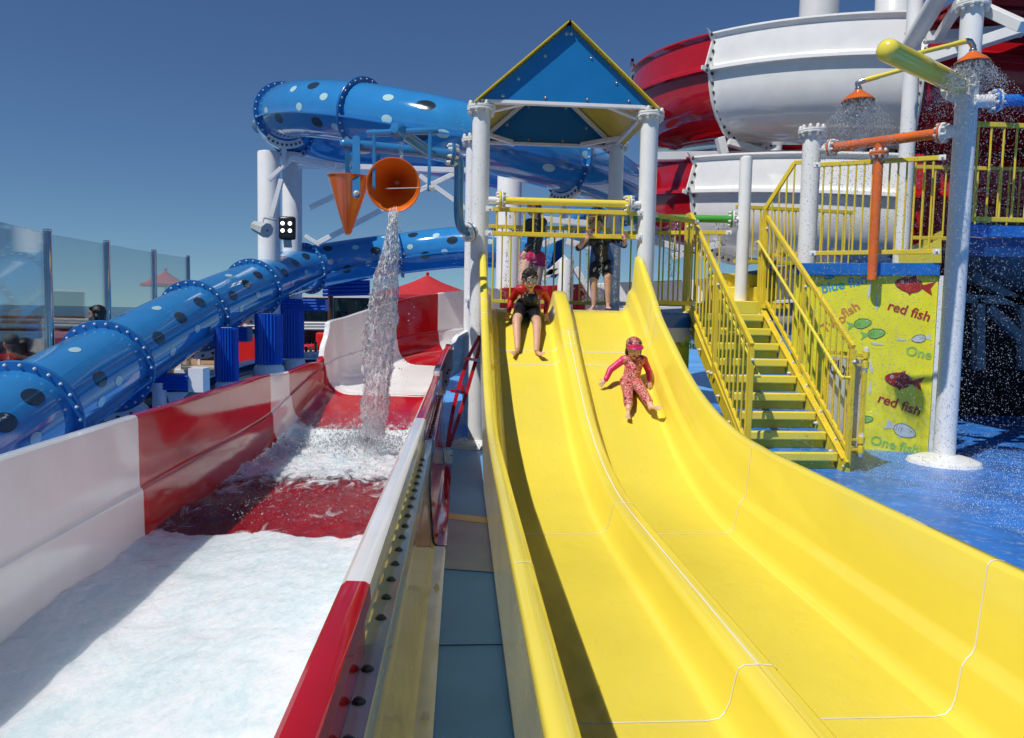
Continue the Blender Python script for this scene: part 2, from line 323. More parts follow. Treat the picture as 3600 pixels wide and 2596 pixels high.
# =================================================================== the setting
def sheet(name, pts, z, m, th=0):
    b = MB(); b.poly([(x, y, z - th) for x, y in pts], (0, 0, 1), th) if th else b.add([(x, y, z) for x, y in pts], [tuple(range(len(pts)))])
    return tag(b.build(name, m, smooth=0), kind='structure')
b = MB(); b.add([(math.cos(a) * 40000, math.sin(a) * 40000, -24) for a in [2 * math.pi * k / 96 for k in range(96)]], [tuple(range(96))])
sea = tag(b.build('sea', SEA, smooth=0), kind='structure')
sheet('deck', [(-9.5, -4), (20, -4), (20, 34), (-9.5, 34)], 0, DECK, .3)
sheet('splash_floor', [(2.05, 2), (12, 2), (12, 12), (5.6, 13), (2.05, 12)], .006, DECKW)
sheet('floor_stripe', [(-.30, 5.56), (.62, 5.16), (.62, 5.00), (-.30, 5.40)], .006, YPAINT)
sheet('floor_band', [(-.30, 5.395), (.62, 4.995), (.62, 4.10), (-.30, 4.30)], .005, GREYB)
for yy in (3.25,):
    b = MB(); b.box((.1, yy, .003), (.5, .003, .004)); tag(b.build('floor_joint', GASK, smooth=0), kind='structure')
sheet('teak_floor', [(-9.5, 9), (-4.4, 9), (-3.2, 24), (-9.5, 24)], .006, WOOD)

# =================================================================== yellow double slide
FLOOR = [(.2, .045), (2.4, .055), (3.6, .06), (4.7, .075), (5.3, .15), (5.8, .28), (6.3, .49), (6.8, .765), (7.22, 1.01), (7.4, 1.13), (7.75, 1.36), (8.0, 1.50), (8.14, 1.555), (8.3, 1.56)]
WALLH = [(.2, .58), (2.5, .58), (4.7, .59), (5.7, .57), (6.5, .53), (7.22, .49), (7.7, .53), (8.0, .58), (8.2, .60)]
def slide_prof(Y):
    f = smooth_table(FLOOR, Y); h = lerp_table(WALLH, Y); bt = max(.0, f - .36)
    L = [(.208, bt), (.222, f + h - .06), (.192, f + h - .055), (.188, f + h - .01), (.197, f + h + .004), (.222, f + h + .008), (.250, f + h + .004), (.264, f + h - .012),
         (.282, f + .27), (.289, f + .245), (.309, f + .215), (.317, f + .19), (.331, f + .07), (.343, f + .03), (.366, f + .008), (.405, f)]
    M = [(.90, f), (.945, f + .008), (.968, f + .03), (.985, f + .07), (1.003, f + .165), (1.012, f + .192), (1.032, f + .205), (1.08, f + .208), (1.128, f + .205), (1.148, f + .192), (1.157, f + .165), (1.175, f + .07), (1.192, f + .03), (1.215, f + .008), (1.26, f)]
    Rr = [(1.755, f), (1.795, f + .008), (1.82, f + .03), (1.833, f + .07), (1.85, f + .19), (1.862, f + .212), (1.887, f + .24), (1.896, f + .265), (1.922, f + h - .012),
          (1.935, f + h + .004), (1.955, f + h + .008), (1.985, f + h + .004), (1.995, f + h - .01), (1.99, f + h - .055), (1.95, f + h - .06), (1.935, bt)]
    return L, M, Rr
t = thing('double_slide', 'wide yellow two lane children\'s body slide below the pitched roof', 'slide', (1.08, 5, 0))
SLIDE = t
def yrange(a, b, st=.08): n = max(1, int(math.ceil((b - a) / st))); return [a + (b - a) * k / n for k in range(n + 1)]
for a, c in ((.2, 2.5), (2.5, 4.7), (4.7, 7.22), (7.22, 7.4), (7.4, 8.2)):
    rows = []
    for Y in yrange(a, c): L, M, Q = slide_prof(Y); rows.append([V((x, Y, z)) for x, z in L + M + Q])
    mb = MB(); mb.rows([r[1:-2] for r in rows]); sec = mb.build('slide_section', YEL, t, smooth=50)
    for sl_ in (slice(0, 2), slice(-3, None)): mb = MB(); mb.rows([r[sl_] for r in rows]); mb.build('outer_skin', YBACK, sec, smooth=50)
for Y in (2.5, 4.7, 7.22, 7.4):
    rows = []
    for dy in (-.004, .004):
        L, M, Q = slide_prof(Y + dy); prof = (L + M + Q)[2:-2]; rows.append([V((x, Y + dy, z + .0018)) + V((0, 0, 0)) for x, z in prof])
    # push slightly inward over the walls
    for r in rows:
        for p in r:
            if p.z > slide_prof(Y)[0][-1][1] + .03:
                if p.x < .6: p.x += .0025
                elif p.x < 1.08: p.x -= .0025
                elif p.x < 1.5: p.x += .0025
                else: p.x -= .0025
    mb = MB(); mb.rows(rows); mb.build('seam', CAULK, t, smooth=0)
rows = [[V((1.076, Y, smooth_table(FLOOR, Y) + .2095)), V((1.084, Y, smooth_table(FLOOR, Y) + .2095))] for Y in yrange(2.5, 7.4)]
mb = MB(); mb.rows(rows); mb.build('seam', CAULK, t, smooth=0)
rows = [[V((1.077, Y, smooth_table(FLOOR, Y) + .2087)), V((1.083, Y, smooth_table(FLOOR, Y) + .2087))] for Y in yrange(.2, 2.5)]
mb = MB(); mb.rows(rows); mb.build('seam', YPAINT, t, smooth=0)
for side, x0 in ((-1, .232), (1, 1.948)):       # rounded ends of the walls at the top, and fixings along the outer edge
    for k in range(15):
        Y = 1.6 + k * .42; f = smooth_table(FLOOR, Y); h = lerp_table(WALLH, Y)
        if side < 0: bolt(t, (.212, Y, f + h - .10), (-1, 0, -.15), BM_S, .35)
# thin sheets of running water in the two lanes
SLWATER = foam_caustic_water('lane_water', .57, .75, tint=(1, 1, 1), foam_caustic_col=(.95, .84, .30), bscale=12, strength=.30, stretch=(1, .5, 1), fmax=.25, ior=1.22)  # yellow-white streaks paint bright light caustics into the water colour
for x0, x1 in ((.375, .925), (1.235, 1.78)):
    rows = []
    for Y in yrange(.3, 8.1, .03):
        f = smooth_table(FLOOR, Y); r = []
        for k in range(29):
            x = x0 + (x1 - x0) * k / 28; e = min(1, min(k, 28 - k) / 3)
            h = noise.noise(V((x * 9, Y * 5, 0))) * .0016 + noise.noise(V((x * 24, Y * 15, 3))) * .0012
            amp = 1 if Y < 4.9 else max(.15, 1 - (Y - 4.9) / .8)
            r.append(V((x, Y, f + .0035 + e * (.004 + max(-.003, h * amp)))))
        rows.append(r)
    mb = MB(); mb.rows(rows); o = mb.build('running_water', SLWATER, smooth=180, up=True)
    tag(o, 'thin sheet of running water down the %s slide lane' % ('left' if x0 < 1 else 'right'), 'water', kind='stuff')

# =================================================================== play tower: four posts, pitched roof, raised floor
t = thing('play_tower', 'four post tower with blue gabled roof over the slide start', 'tower', (1.15, 9.2, 0)); TOWER = t
POSTS = [(.19, 8.32), (2.07, 8.32), (.13, 10.1), (2.07, 10.1)]
for i, (x, y) in enumerate(POSTS):
    ztop = 3.74 if y < 9 else 3.80
    mb = MB(); mb.cyl((x, y, 0), (x, y, ztop), .098, n=32); c = mb.build('post', WHT, t)
    flange(c, (x, y, ztop), (0, 0, 1), .158, WHT, WHT, 8, 1.35, .024)
    mb = MB(); mb.lathe([(.30, 0), (.27, .04), (.18, .075), (.10, .085)], (x, y, .0), n=28); mb.build('base_cover', WHT, c)
Yf, Yb = 8.16, 10.3
zb, za = at(2005, 352, Yf).z, at(2005, 78, Yf).z
xl, xr = at(1697, 350, Yf).x, at(2293, 357, Yf).x; xa = at(2005, 78, Yf).x
ed = .045
def gable(y, nm):
    mb = MB(); mb.poly([(xl + .0, y, zb), (xr, y, zb), (xa, y, za)], (0, 1, 0), .02); o = mb.build(nm, ROOFB, t, smooth=0)
    pts = []
    for f in (.07, .37, .68): pts.append(V((xl, y, zb)).lerp(V((xa, y, za)), 1 - f) + V((.09, 0, -.04))); pts.append(V((xr, y, zb)).lerp(V((xa, y, za)), 1 - f) + V((-.09, 0, -.04)))
    for f in (.12, .37, .62, .87): pts.append(V((xl, y, zb)).lerp(V((xr, y, zb)), f) + V((0, 0, .035)))
    for p in pts:
        mb = MB(); mb.lathe([(.02, 0), (.02, .003), (.0, .003)], (p.x, y - .001, p.z), (0, -1, 0), 14); mb.build('washer', STEEL, o); bolt(o, (p.x, y - .003, p.z), (0, -1, 0), BM_S, .5)
gable(Yf + .08, 'gable_panel'); gable(Yb - .08, 'gable_panel')
for s, xe in ((-1, xl), (1, xr)):
    nrm = V((s * (za - zb), 0, abs(xe - xa))).normalized(); sl = (V((xe, 0, zb)) - V((xa, 0, za))).normalized()
    A0 = V((xa, Yf, za)) + nrm * .012 ; E0 = V((xe, Yf, zb)) + sl * .10 + nrm * .012
    A1, E1 = A0.copy(), E0.copy(); A1.y = E1.y = Yb
    mb = MB(); mb.add([A0, E0, E1, A1, A0 + nrm * .014, E0 + nrm * .014, E1 + nrm * .014, A1 + nrm * .014], [(0, 1, 2, 3), (7, 6, 5, 4), (0, 4, 5, 1), (1, 5, 6, 2), (2, 6, 7, 3), (3, 7, 4, 0)])
    mb.build('roof_panel', YPAINT, t, smooth=0)
    mb = MB(); mb.beam((xa, Yf + .02, za + .012), (xa, Yb - .02, za + .012), .05, .03); mb.build('ridge_cap', YPAINT, t, smooth=0)
    mb = MB()
    for y in (Yf + .17, Yb - .17): mb.beam(V((xa, y, za)) - nrm * .03, V((xe, y, zb)) - nrm * .03, .05, .05)
    mb.beam((xe, Yf + .11, zb - .01), (xe, Yb - .11, zb - .01), .05, .06)
    xi = xe - s * .45; xj = xe - s * .02
    mb.beam((xe, Yf + .6, zb - .012), (xi, Yf + .13, zb - .012), .06, .05); mb.beam((xe, Yb - .6, zb - .012), (xi, Yb - .13, zb - .012), .06, .05)
    mb.build('roof_beam', WHT, t, smooth=0, bevel=.004)
for y_ in (Yf + .10, Yb - .10): mb = MB(); mb.beam((xl - .02, y_, zb - .024), (xr + .02, y_, zb - .024), .06, .038); mb.build('roof_beam', WHT, t, smooth=0, bevel=.004)
mb = MB(); mb.box((1.15, 9.38, 1.535), (2.1, 2.2, .05)); mb.build('platform_floor', DECKW, t, bevel=.005)
mb = MB(); mb.box((1.1, 8.225, 1.535), (1.62, .03, .052)); mb.build('platform_edge', TRIMB, t, bevel=.004)

def railing(name, label, p0, p1, z0, z1, nb, m=YPAINT, parent=None, rw=.05, clamps=True, group=None, br=.011):
    """horizontal railing from p0 to p1 (x,y): two rails and upright bars"""
    root = parent or thing(name, label, 'railing', ((p0[0] + p1[0]) / 2, (p0[1] + p1[1]) / 2, z0), group)
    for z in (z0, z1):
        mb = MB(); mb.beam((*p0, z), (*p1, z), rw * .75, rw); mb.build('rail', m, root, smooth=0, bevel=.004)
    a, c = V((*p0, 0)), V((*p1, 0)); mesh = None
    for k in range(nb):
        p = a.lerp(c, (k + .5) / nb)
        if mesh is None: mb = MB(); mb.cyl((0, 0, z0 + rw / 2), (0, 0, z1 - rw / 2), br, n=8); o = mb.build('baluster', m, root); mesh = o.data
        else: o = bpy.data.objects.new('baluster', mesh); COL.objects.link(o); adopt(o, root)
        o.location = (p.x, p.y, 0)
    if clamps:
        d = (c - a).normalized()
        for z in (z0, z1):
            for q, sg in ((a, -1), (c, 1)):
                mb = MB(); mb.box(V((q.x, q.y, z)) + d * sg * .035, (.075, .045, rw * 1.15), Matrix.Rotation(math.atan2(d.y, d.x), 3, 'Z')); o = mb.build('clamp', WHT, root, smooth=0, bevel=.004)
                bolt(o, V((q.x, q.y, z)) + d * sg * .035 + V((d.y, -d.x, 0)) * .023, (d.y, -d.x, 0), BM_W, .6)
    return root
railing('railing', 'short yellow railing hung between the two front tower posts', (.33, 8.26), (1.94, 8.26), 2.385, 2.65, 16)
railing('railing', 'tall yellow railing along the back of the slide platform', (.12, 9.97), (2.0, 9.97), 1.67, 2.66, 16, rw=.05)
railing('railing', 'yellow railing behind the green pipe reaching the capped post', (2.2, 9.95), (3.45, 9.6), 1.67, 2.62, 9)
railing('railing', 'yellow railing from right front tower post to the stair top', (2.2, 8.42), (2.80, 8.9), 1.67, 2.66, 4)
# side platform between tower and stairs
t = thing('side_platform', 'blue edged platform linking the slide tower to the stairs', 'platform', (3.3, 9.4, 1.5))
mb = MB(); mb.poly([(2.2, 8.6, 1.48), (2.86, 9.1, 1.48), (3.95, 9.15, 1.48), (3.95, 10.1, 1.48), (2.2, 10.1, 1.48)], (0, 0, 1), .075); mb.build('platform_floor', DECKW, t, smooth=0)
mb = MB(); mb.beam((2.2, 8.58, 1.45), (2.86, 9.08, 1.45), .03, .16); mb.build('platform_edge', TRIMB, t, smooth=0)
mb = MB(); mb.beam((2.2, 8.59, 1.28), (2.86, 9.09, 1.28), .03, .17); mb.build('beam', WHT, t, smooth=0)

def pipe_thing(name, label, cat, path, r, m, ends=(), caps=(), loc=None, group=None):
    root = thing(name, label, cat, loc or path[0], group); mb = MB(); mb.tube(path, r, 20); mb.build('pipe', m, root)
    for c, ax, rr, m2, n in ends: flange(root, c, ax, rr, m, m2, n)
    return root
# spray bar over the slide entrance
zs = at(1985, 713, 8.3).z
t = pipe_thing('spray_bar', 'yellow horizontal spray pipe bolted between the front tower posts', 'pipe', [(.42, 8.28, zs), (1.85, 8.28, zs)], .041, YEL, [((.42, 8.28, zs), (1, 0, 0), .098, WHT, 8), ((1.85, 8.28, zs), (1, 0, 0), .098, WHT, 8)])
for x0_, x1_ in ((.28, .40), (1.87, 1.98)): mb = MB(); mb.cyl((x0_, 8.29, zs), (x1_, 8.29, zs), .04); mb.build('stub', WHT, t)
# green pipe behind
g0, g1 = at(2215, 765, 10.0), at(2575, 772, 9.6)
t = pipe_thing('spray_bar', 'green horizontal spray pipe between rear tower post and capped post', 'pipe', [g0, g1], .05, GRN, [(g0, g1 - g0, .11, WHT, 8), (g1, g1 - g0, .11, WHT, 8)])
for q_ in (g1 + (g1 - g0).normalized() * .2, g0 - (g1 - g0).normalized() * .12): mb = MB(); mb.cyl(g1 if q_.x > g0.x + .1 else g0, q_, .045); mb.build('stub', WHT, t)

def column(name, label, x, y, z0, z1, r, cap='flange', cat='post', base=False, fr=1.55):
    root = thing(name, label, cat, (x, y, z0)); mb = MB()
    if cap == 'round': mb.lathe([(r, z0), (r, z1 - r * .8), (r * .93, z1 - r * .35), (r * .6, z1 - .01), (0, z1)], (x, y, 0), n=28)
    else: mb.cyl((x, y, z0), (x, y, z1), r, n=28)
    mb.build('shaft', WHT, root)
    if cap == 'flange': flange(root, (x, y, z1), (0, 0, 1), r * fr, WHT, WHT, 10, 1.35)
    if base: mb = MB(); mb.lathe([(.36, 0), (.345, .035), (.26, .07), (.15, .095), (r, .10)], (x, y, z0 + .005), n=36); mb.build('base_cover', WHT, root)
    return root
cp = at(2627, 548, 9.55)
column('capped_post', 'short white round capped post behind the stairs', cp.x - .01, 9.55, 1.5, cp.z, .08, 'round')
mb = MB()
MC = at(2858, 465, 8.72)
column('white_post', 'white bolted flange post at the left end of the fish mural', MC.x - .005, 8.72, 0, MC.z, .105)
RC = (5.15, 7.45)
column('white_post', 'tall white wet post on a domed foot right of the mural', RC[0], RC[1], 0, at(3411, 20, 7.45).z, .105, base=True)
pp = at(3190, 500, 9.6)
column('white_post', 'tall plain white pole behind the orange pipe', pp.x, 9.6, 0, 6.6, .098, cap=None)
p0, p1 = at(3205, 150, 9.5), at(3330, -60, 8.6)
mb = MB(); mb.cyl(p0, p1, .11, n=24); o = mb.build('diagonal_strut', WHT, None); tag(o, 'thick white diagonal strut leaning right from the plain pole', 'strut')

# =================================================================== stairs
t = thing('staircase', 'yellow nine step staircase with blue treads and barred handrails', 'stairs', (3.35, 7.1, 0)); STAIR = t
NS = 9; y0s, y1s = 7.12, 9.1; rise = 1.55 / NS; going = (y1s - y0s) / (NS - 1)
for k in range(NS):
    z = rise * (k + 1); y = y0s + going * k
    if k < NS - 1: mb = MB(); mb.box((3.34, y + going / 2 + .02, z - .012), (.90, going + .03, .022)); mb.build('tread', DECKW, t, smooth=0)
    mb = MB(); mb.box((3.34, y - .012, z - .04), (.90, .055, .095)); mb.build('nosing', YEL, t, smooth=40, bevel=.016)
    mb = MB(); mb.box((3.34, y + .02, z - rise / 2 - .045), (.88, .012, rise - .09)); mb.build('riser', YPAINT, t, smooth=0)
sl = V((0, y1s - y0s, 1.55 - rise))
for x in (2.865, 3.815):
    a = V((x, y0s - .12, .03)); c = V((x, y1s + .05, 1.50)); mb = MB(); mb.beam(a, c, .035, .20); mb.beam(a + V((0, 0, .1)), c + V((0, 0, .1)), .07, .02); o = mb.build('stringer', YPAINT, t, smooth=0, bevel=.004)
    for k in range(6): p = a.lerp(c, (k + .6) / 6.2); bolt(o, p + V((-.03 if x < 3 else -.03, 0, .0)), (-1, 0, 0), BM_W, .9); bolt(o, p + V((0, 0, .115)), (0, -.6, 1), BM_W, .8)
def stair_rail(x, label, zt0, zt1, ybot, ytop, hand):
    fr = thing('stair_railing', label, 'railing', (x, ybot, .2)); zb0, zb1 = .22, 1.72
    pb0, pb1 = V((x, ybot, zb0)), V((x, ytop - .08, zb1)); pt0, pt1 = V((x, ybot, zt0)), V((x, ytop, zt1))
    mb = MB(); mb.beam(pt0, pt1, .042, .05); mb.build('rail', YPAINT, fr, smooth=0, bevel=.004)
    mb = MB(); mb.beam(pb0, pb1, .036, .042); mb.build('rail', YPAINT, fr, smooth=0, bevel=.004)
    mb = MB(); mb.beam(pt1, pt1 + V((0, .16, 0)), .042, .05); mb.build('rail', YPAINT, fr, smooth=0, bevel=.004)
    for y, z0, z1 in ((ybot, -.0 if x > 3 else .05, zt0 - .02), (ytop + .02, 1.5, zt1 - .02), ((ybot + ytop) / 2, .82, (zt0 + zt1) / 2 - .02), (ytop + .16, 1.5, zt1 - .02)):
        mb = MB(); mb.box((x, y, (z0 + z1) / 2), (.042, .05, z1 - z0)); o = mb.build('rail_post', YPAINT, fr, smooth=0, bevel=.004)
        bolt(o, (x - .022, y, z0 + .06), (-1, 0, 0), BM_W, .8); bolt(o, (x, y - .026, z1 - .12), (0, -1, 0), BM_W, .8)
    n = 17
    for k in range(n):
        f = (k + .7) / (n + .6); a, c = pb0.lerp(pb1, f), pt0.lerp(pt1, f); yy = ybot + (ytop - ybot) * f; a = pb0.lerp(pb1, (yy - pb0.y) / (pb1.y - pb0.y)); c = pt0.lerp(pt1, (yy - pt0.y) / (pt1.y - pt0.y))
        if abs(yy - (ybot + ytop) / 2) < .03: continue
        mb = MB(); mb.cyl(a, c, .0105, n=8); mb.build('baluster', YPAINT, fr)
    xi = x + (.09 if x < 3 else -.09); o0 = V((xi - x, 0, -.30))
    path = [pt1 + o0 + V((0, .10, -.01)), pt1 + o0 + V((0, .02, .0)), pt0 + o0 + V((0, .05, .02)), pt0 + o0 + V((0, .0, 0)), pt0 + V((0, -.0, -.30))]
    mb = MB(); mb.tube(path, .017, 12); mb.build('handrail', YEL, fr)
    for f in (.3, .7): p = pt0.lerp(pt1, f); mb = MB(); mb.tube([p + o0, p + o0 + V((0, 0, -.05)), p + V((0, 0, -.35))], .008, 8); mb.build('bracket', YPAINT, fr)
    return fr
stair_rail(2.84, 'left barred yellow handrail of the stairs beside the slide', 1.24, 2.78, 7.05, 9.16, 1)
stair_rail(3.84, 'right barred yellow handrail of the stairs beside the fish mural', 1.24, 2.78, 7.0, 9.22, 1)
# upper flight wall blocks and railings
t = thing('upper_steps', 'short yellow upper steps rising behind the stair head', 'stairs', (3.7, 9.6, 1.55))
for k in range(3):
    mb = MB(); mb.box((3.62 + .12 * k, 9.5 + .27 * k, 1.64 + .19 * k), (.9, .3, .18)); mb.build('step', YEL, t, bevel=.015)
def path_rail(label, pts, drop, step, m=YPAINT, name='railing'):
    """railing following an inclined or cranked top line; bars drop to pts2"""
    fr = thing(name, label, 'railing', pts[0])
    for a, c in zip(pts, pts[1:]): mb = MB(); mb.beam(a, c, .04, .048); mb.build('rail', m, fr, smooth=0, bevel=.004)
    L = []
    for a, c in zip(pts, pts[1:]):
        n = max(1, int((V(c) - V(a)).length / step))
        L += [V(a).lerp(V(c), k / n) for k in range(n)]
    for p in L + [V(pts[-1])]:
        mb = MB(); mb.cyl((p.x, p.y, drop), p, .0105, n=8); mb.build('baluster', m, fr)
    mb = MB(); mb.beam((pts[0][0], pts[0][1], drop), (pts[-1][0], pts[-1][1], drop), .035, .045); mb.build('rail', m, fr, smooth=0)
    return fr
a = at(2690, 735, 9.25); c = at(2795, 572, 9.0); d = at(2832, 572, 8.82)
fr = path_rail('cranked yellow railing climbing from the stair head to the flanged post', [a, c, d], 2.3, .13)
mb = MB(); mb.box((a.x, a.y, (a.z + 1.5) / 2), (.045, .05, a.z - 1.5)); mb.build('rail_post', YPAINT, fr, smooth=0, bevel=.004)
mb = MB(); e0 = at(2690, 900, 9.2)
mb.beam((a.x, a.y, 1.66), (MC.x - .1, 8.9, 1.66), .04, .05); mb.build('rail', YPAINT, fr, smooth=0)
# mural wall
ML = V((4.02, 8.52, 0)); MR = V((5.32, 7.98, 0)); md_ = (MR - ML).normalized(); mn = V((md_.y, -md_.x, 0)); MZ = 2.02
t = thing('mural_wall', 'yellow wall panel printed with fish words and simple fish', 'wall', (4.6, 8.3, 0)); MURAL = t
MURY = mat('mural_yellow', (.80, .76, .03), .3, coat=.3, var=.06)
ML2 = ML - md_ * .1
mb = MB(); mb.poly([ML2 - mn * .0, MR, MR + V((0, 0, MZ)), ML2 + V((0, 0, MZ))], mn * -1, .04); mb.build('panel', MURY, t, smooth=0)
mb = MB(); mb.poly([MR + md_ * .004, MR + md_ * .045, MR + md_ * .045 + V((0, 0, MZ)), MR + md_ * .004 + V((0, 0, MZ))], mn, .02); mb.build('trim', WHT, t, smooth=0)
def mur(u, z, off=.004): return ML + md_ * u + V((0, 0, z)) + mn * off
def on_mural(px, py):
    d = CR @ V(((px - 1800) / FPX, -(py - 1298) / FPX, -1)); k = (ML - EYE).dot(mn) / d.dot(mn); p = EYE + d * k; return (p - ML).dot(md_), p.z
def text_obj(txt, size, m, parent, org, ux, uz, rot=0, name='word', bold=.017, ext=.0008):
    cu = bpy.data.curves.new('word', 'FONT'); cu.body = txt; cu.size = size; cu.extrude = ext; cu.offset = bold * size; cu.align_x = 'CENTER'; cu.align_y = 'CENTER'
    o = bpy.data.objects.new('tmp', cu); COL.objects.link(o); dg = bpy.context.evaluated_depsgraph_get(); dg.update()
    me = bpy.data.meshes.new_from_object(o.evaluated_get(dg)); bpy.data.objects.remove(o); me.materials.clear(); me.materials.append(m)
    ux = V(ux).normalized(); uz = V(uz).normalized(); nn = ux.cross(uz); M = Matrix((ux, uz, nn)).transposed() @ Matrix.Rotation(rot, 3, 'Z')
    me.transform(Matrix.Translation(org) @ M.to_4x4()); q = bpy.data.objects.new(name, me); COL.objects.link(q); adopt(q, parent); return q
inkR = mat('print_red', (.40, .03, .02), .3); inkB = mat('print_blue', (.02, .35, .62), .3); inkG = mat('print_green', (.22, .50, .10), .3); inkG2 = mat('print_pale_green', (.30, .55, .12), .3); inkO = mat('print_orange', (.62, .22, .05), .3); inkW = mat('print_white', (.55, .62, .66), .3); inkK = mat('print_black', (.03, .03, .04), .3)
def word(txt, px, py, size, m, ang): u, z = on_mural(px, py); text_obj(txt, size, m, MURAL, mur(u, z), md_, (0, 0, 1), R(ang))
word('blue fish', 2967, 1000, .15, inkB, 14); word('fish', 2990, 1090, .15, inkO, 33); word('Two', 2930, 1138, .15, inkO, 33)
word('red fish', 3196, 1096, .152, inkR, -17); word('red fish', 3162, 1424, .155, inkR, -17)
word('One', 3262, 957, .14, inkG2, -6); word('One', 3230, 1242, .15, inkG2, -10); word('One fish', 3145, 1566, .15, inkG2, -10)
def fish(px, py, L, m, ang=0, flip=1):
    u0, z0 = on_mural(px, py); ca, sa = math.cos(R(ang)), math.sin(R(ang))
    def P(a, c, off=.003): a *= flip; return mur(u0 + (a * ca - c * sa) * L, z0 + (a * sa + c * ca) * L, off)
    mb = MB(); body = [P(-.5 + .5 * (1 - math.cos(q)) * .7 - .0, .19 * math.sin(q) * (1.1 - .2 * math.cos(q))) for q in [2 * math.pi * k / 28 for k in range(28)]]
    mb.poly(body, mn, .0006, 0); mb.tube(body + [body[0]], .0035, 4, False, 2)
    for q_ in (-.05, .03, .11): mb.tube([P(q_, .09, .0045), P(q_ + .02, 0, .0045), P(q_, -.09, .0045)], .002, 4, False, 2)
    mb.poly([P(.16, .03), P(.5, .2), P(.42, .0), P(.5, -.2), P(.16, -.03)], mn, .0005, 0)
    mb.poly([P(-.22, .17), P(-.02, .30), P(.0, .14)], mn, .0005, 0); mb.poly([P(-.2, -.17), P(-.05, -.3), P(.0, -.15)], mn, .0005, 0)
    mb.poly([P(-.33 + .045 * math.cos(q), .06 + .045 * math.sin(q), .0045) for q in [2 * math.pi * k / 14 for k in range(14)]], mn, .0005, 1)
    mb.poly([P(-.33 + .018 * math.cos(q), .06 + .018 * math.sin(q), .0055) for q in [2 * math.pi * k / 10 for k in range(10)]], mn, .0005, 2)
    mb.build('fish_print', [m, inkW, inkK], MURAL, smooth=0)
fish(3215, 1005, .40, inkR, -10); fish(3178, 1340, .40, inkR, -8); fish(3020, 1140, .26, inkG, 12, -1); fish(3068, 1175, .26, inkG, 10, -1)
fish(3165, 1510, .34, inkW, -20, -1); fish(3240, 1190, .20, inkW, 10, 1); fish(3040, 1475, .18, inkG, 8, -1); fish(2925, 965, .18, inkB, 30)
for px, py, dx, dy in ((3062, 1020, 12, 70), (3085, 1060, 4, 70), (3055, 1285, -12, 60), (3062, 1360, 6, 60), (3110, 1210, 50, -8), (3190, 1195, 40, -4)):
    u0, z0 = on_mural(px, py - dy / 2); u1, z1 = on_mural(px - dx, py + dy / 2); d = V((u1 - u0, z1 - z0)); nn = V((-d.y, d.x)).normalized() * .016
    mb = MB(); mb.poly([mur(u0, z0), mur(u0 + d.x * .75 + nn.x, z0 + d.y * .75 + nn.y), mur(u1, z1), mur(u0 + d.x * .75 - nn.x, z0 + d.y * .75 - nn.y)], mn, .0005); mb.build('splash_print', inkW, MURAL, smooth=0)
# raised deck behind the mural
t = thing('upper_platform', 'blue edged raised platform above the fish mural', 'platform', (4.8, 8.8, 2.1))
mb = MB(); e0 = ML + V((-.12, 0, 0)) + mn * .02; e1 = MR + mn * .02; mb.beam(e0 + V((0, 0, 2.09)), e1 + V((0, 0, 2.09)), .05, .14); mb.build('edge_beam', TRIMB, t, smooth=0, bevel=.006)
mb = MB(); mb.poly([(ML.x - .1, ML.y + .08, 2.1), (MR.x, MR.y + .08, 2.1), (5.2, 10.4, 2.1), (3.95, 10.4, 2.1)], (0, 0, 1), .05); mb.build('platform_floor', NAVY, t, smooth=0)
railing('railing', 'yellow railing on the platform edge above the fish mural', (ML.x + .12, ML.y - .03), (MR.x - .12, MR.y - .05), 2.28, 3.30, 14)
railing('railing', 'rear yellow railing behind the orange pipe', (3.72, 10.0), (5.5, 10.2), 2.28, 3.02, 17, clamps=False)
t = thing('slide_chute', 'small yellow chute starting behind the mural railing', 'slide', (5.2, 9.3, 2.1))
mb = MB(); mb.poly([at(3165, 930, 9.3), at(3310, 925, 9.3), at(3310, 840, 9.3), at(3250, 870, 9.3), at(3165, 885, 9.3)], (0, 1, 0), .04); mb.poly([at(3150, 905, 9.9), at(3310, 900, 9.9), at(3310, 812, 9.9), at(3240, 850, 9.9)], (0, 1, 0), .04); mb.build('side_wall', YEL, t, smooth=0)
# far right platform
t = thing('entry_platform', 'high blue edged platform at the right with dark space below', 'platform', (7, 9, 2.4))
mb = MB(); mb.box((8.1, 7.75, 2.50), (5.6, .06, .13)); mb.build('edge_beam', TRIMB, t, smooth=0, bevel=.006)
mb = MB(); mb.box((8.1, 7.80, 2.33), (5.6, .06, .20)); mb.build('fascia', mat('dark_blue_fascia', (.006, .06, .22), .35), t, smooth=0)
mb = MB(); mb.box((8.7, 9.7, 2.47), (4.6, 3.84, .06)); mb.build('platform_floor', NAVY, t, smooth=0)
railing('railing', 'yellow railing on the high platform at the right edge', (5.42, 7.72), (8.6, 7.72), 2.62, 3.62, 22)
railing('railing', 'rear yellow railing deeper on the high right platform', (5.9, 9.6), (9.6, 9.4), 2.62, 3.55, 26)
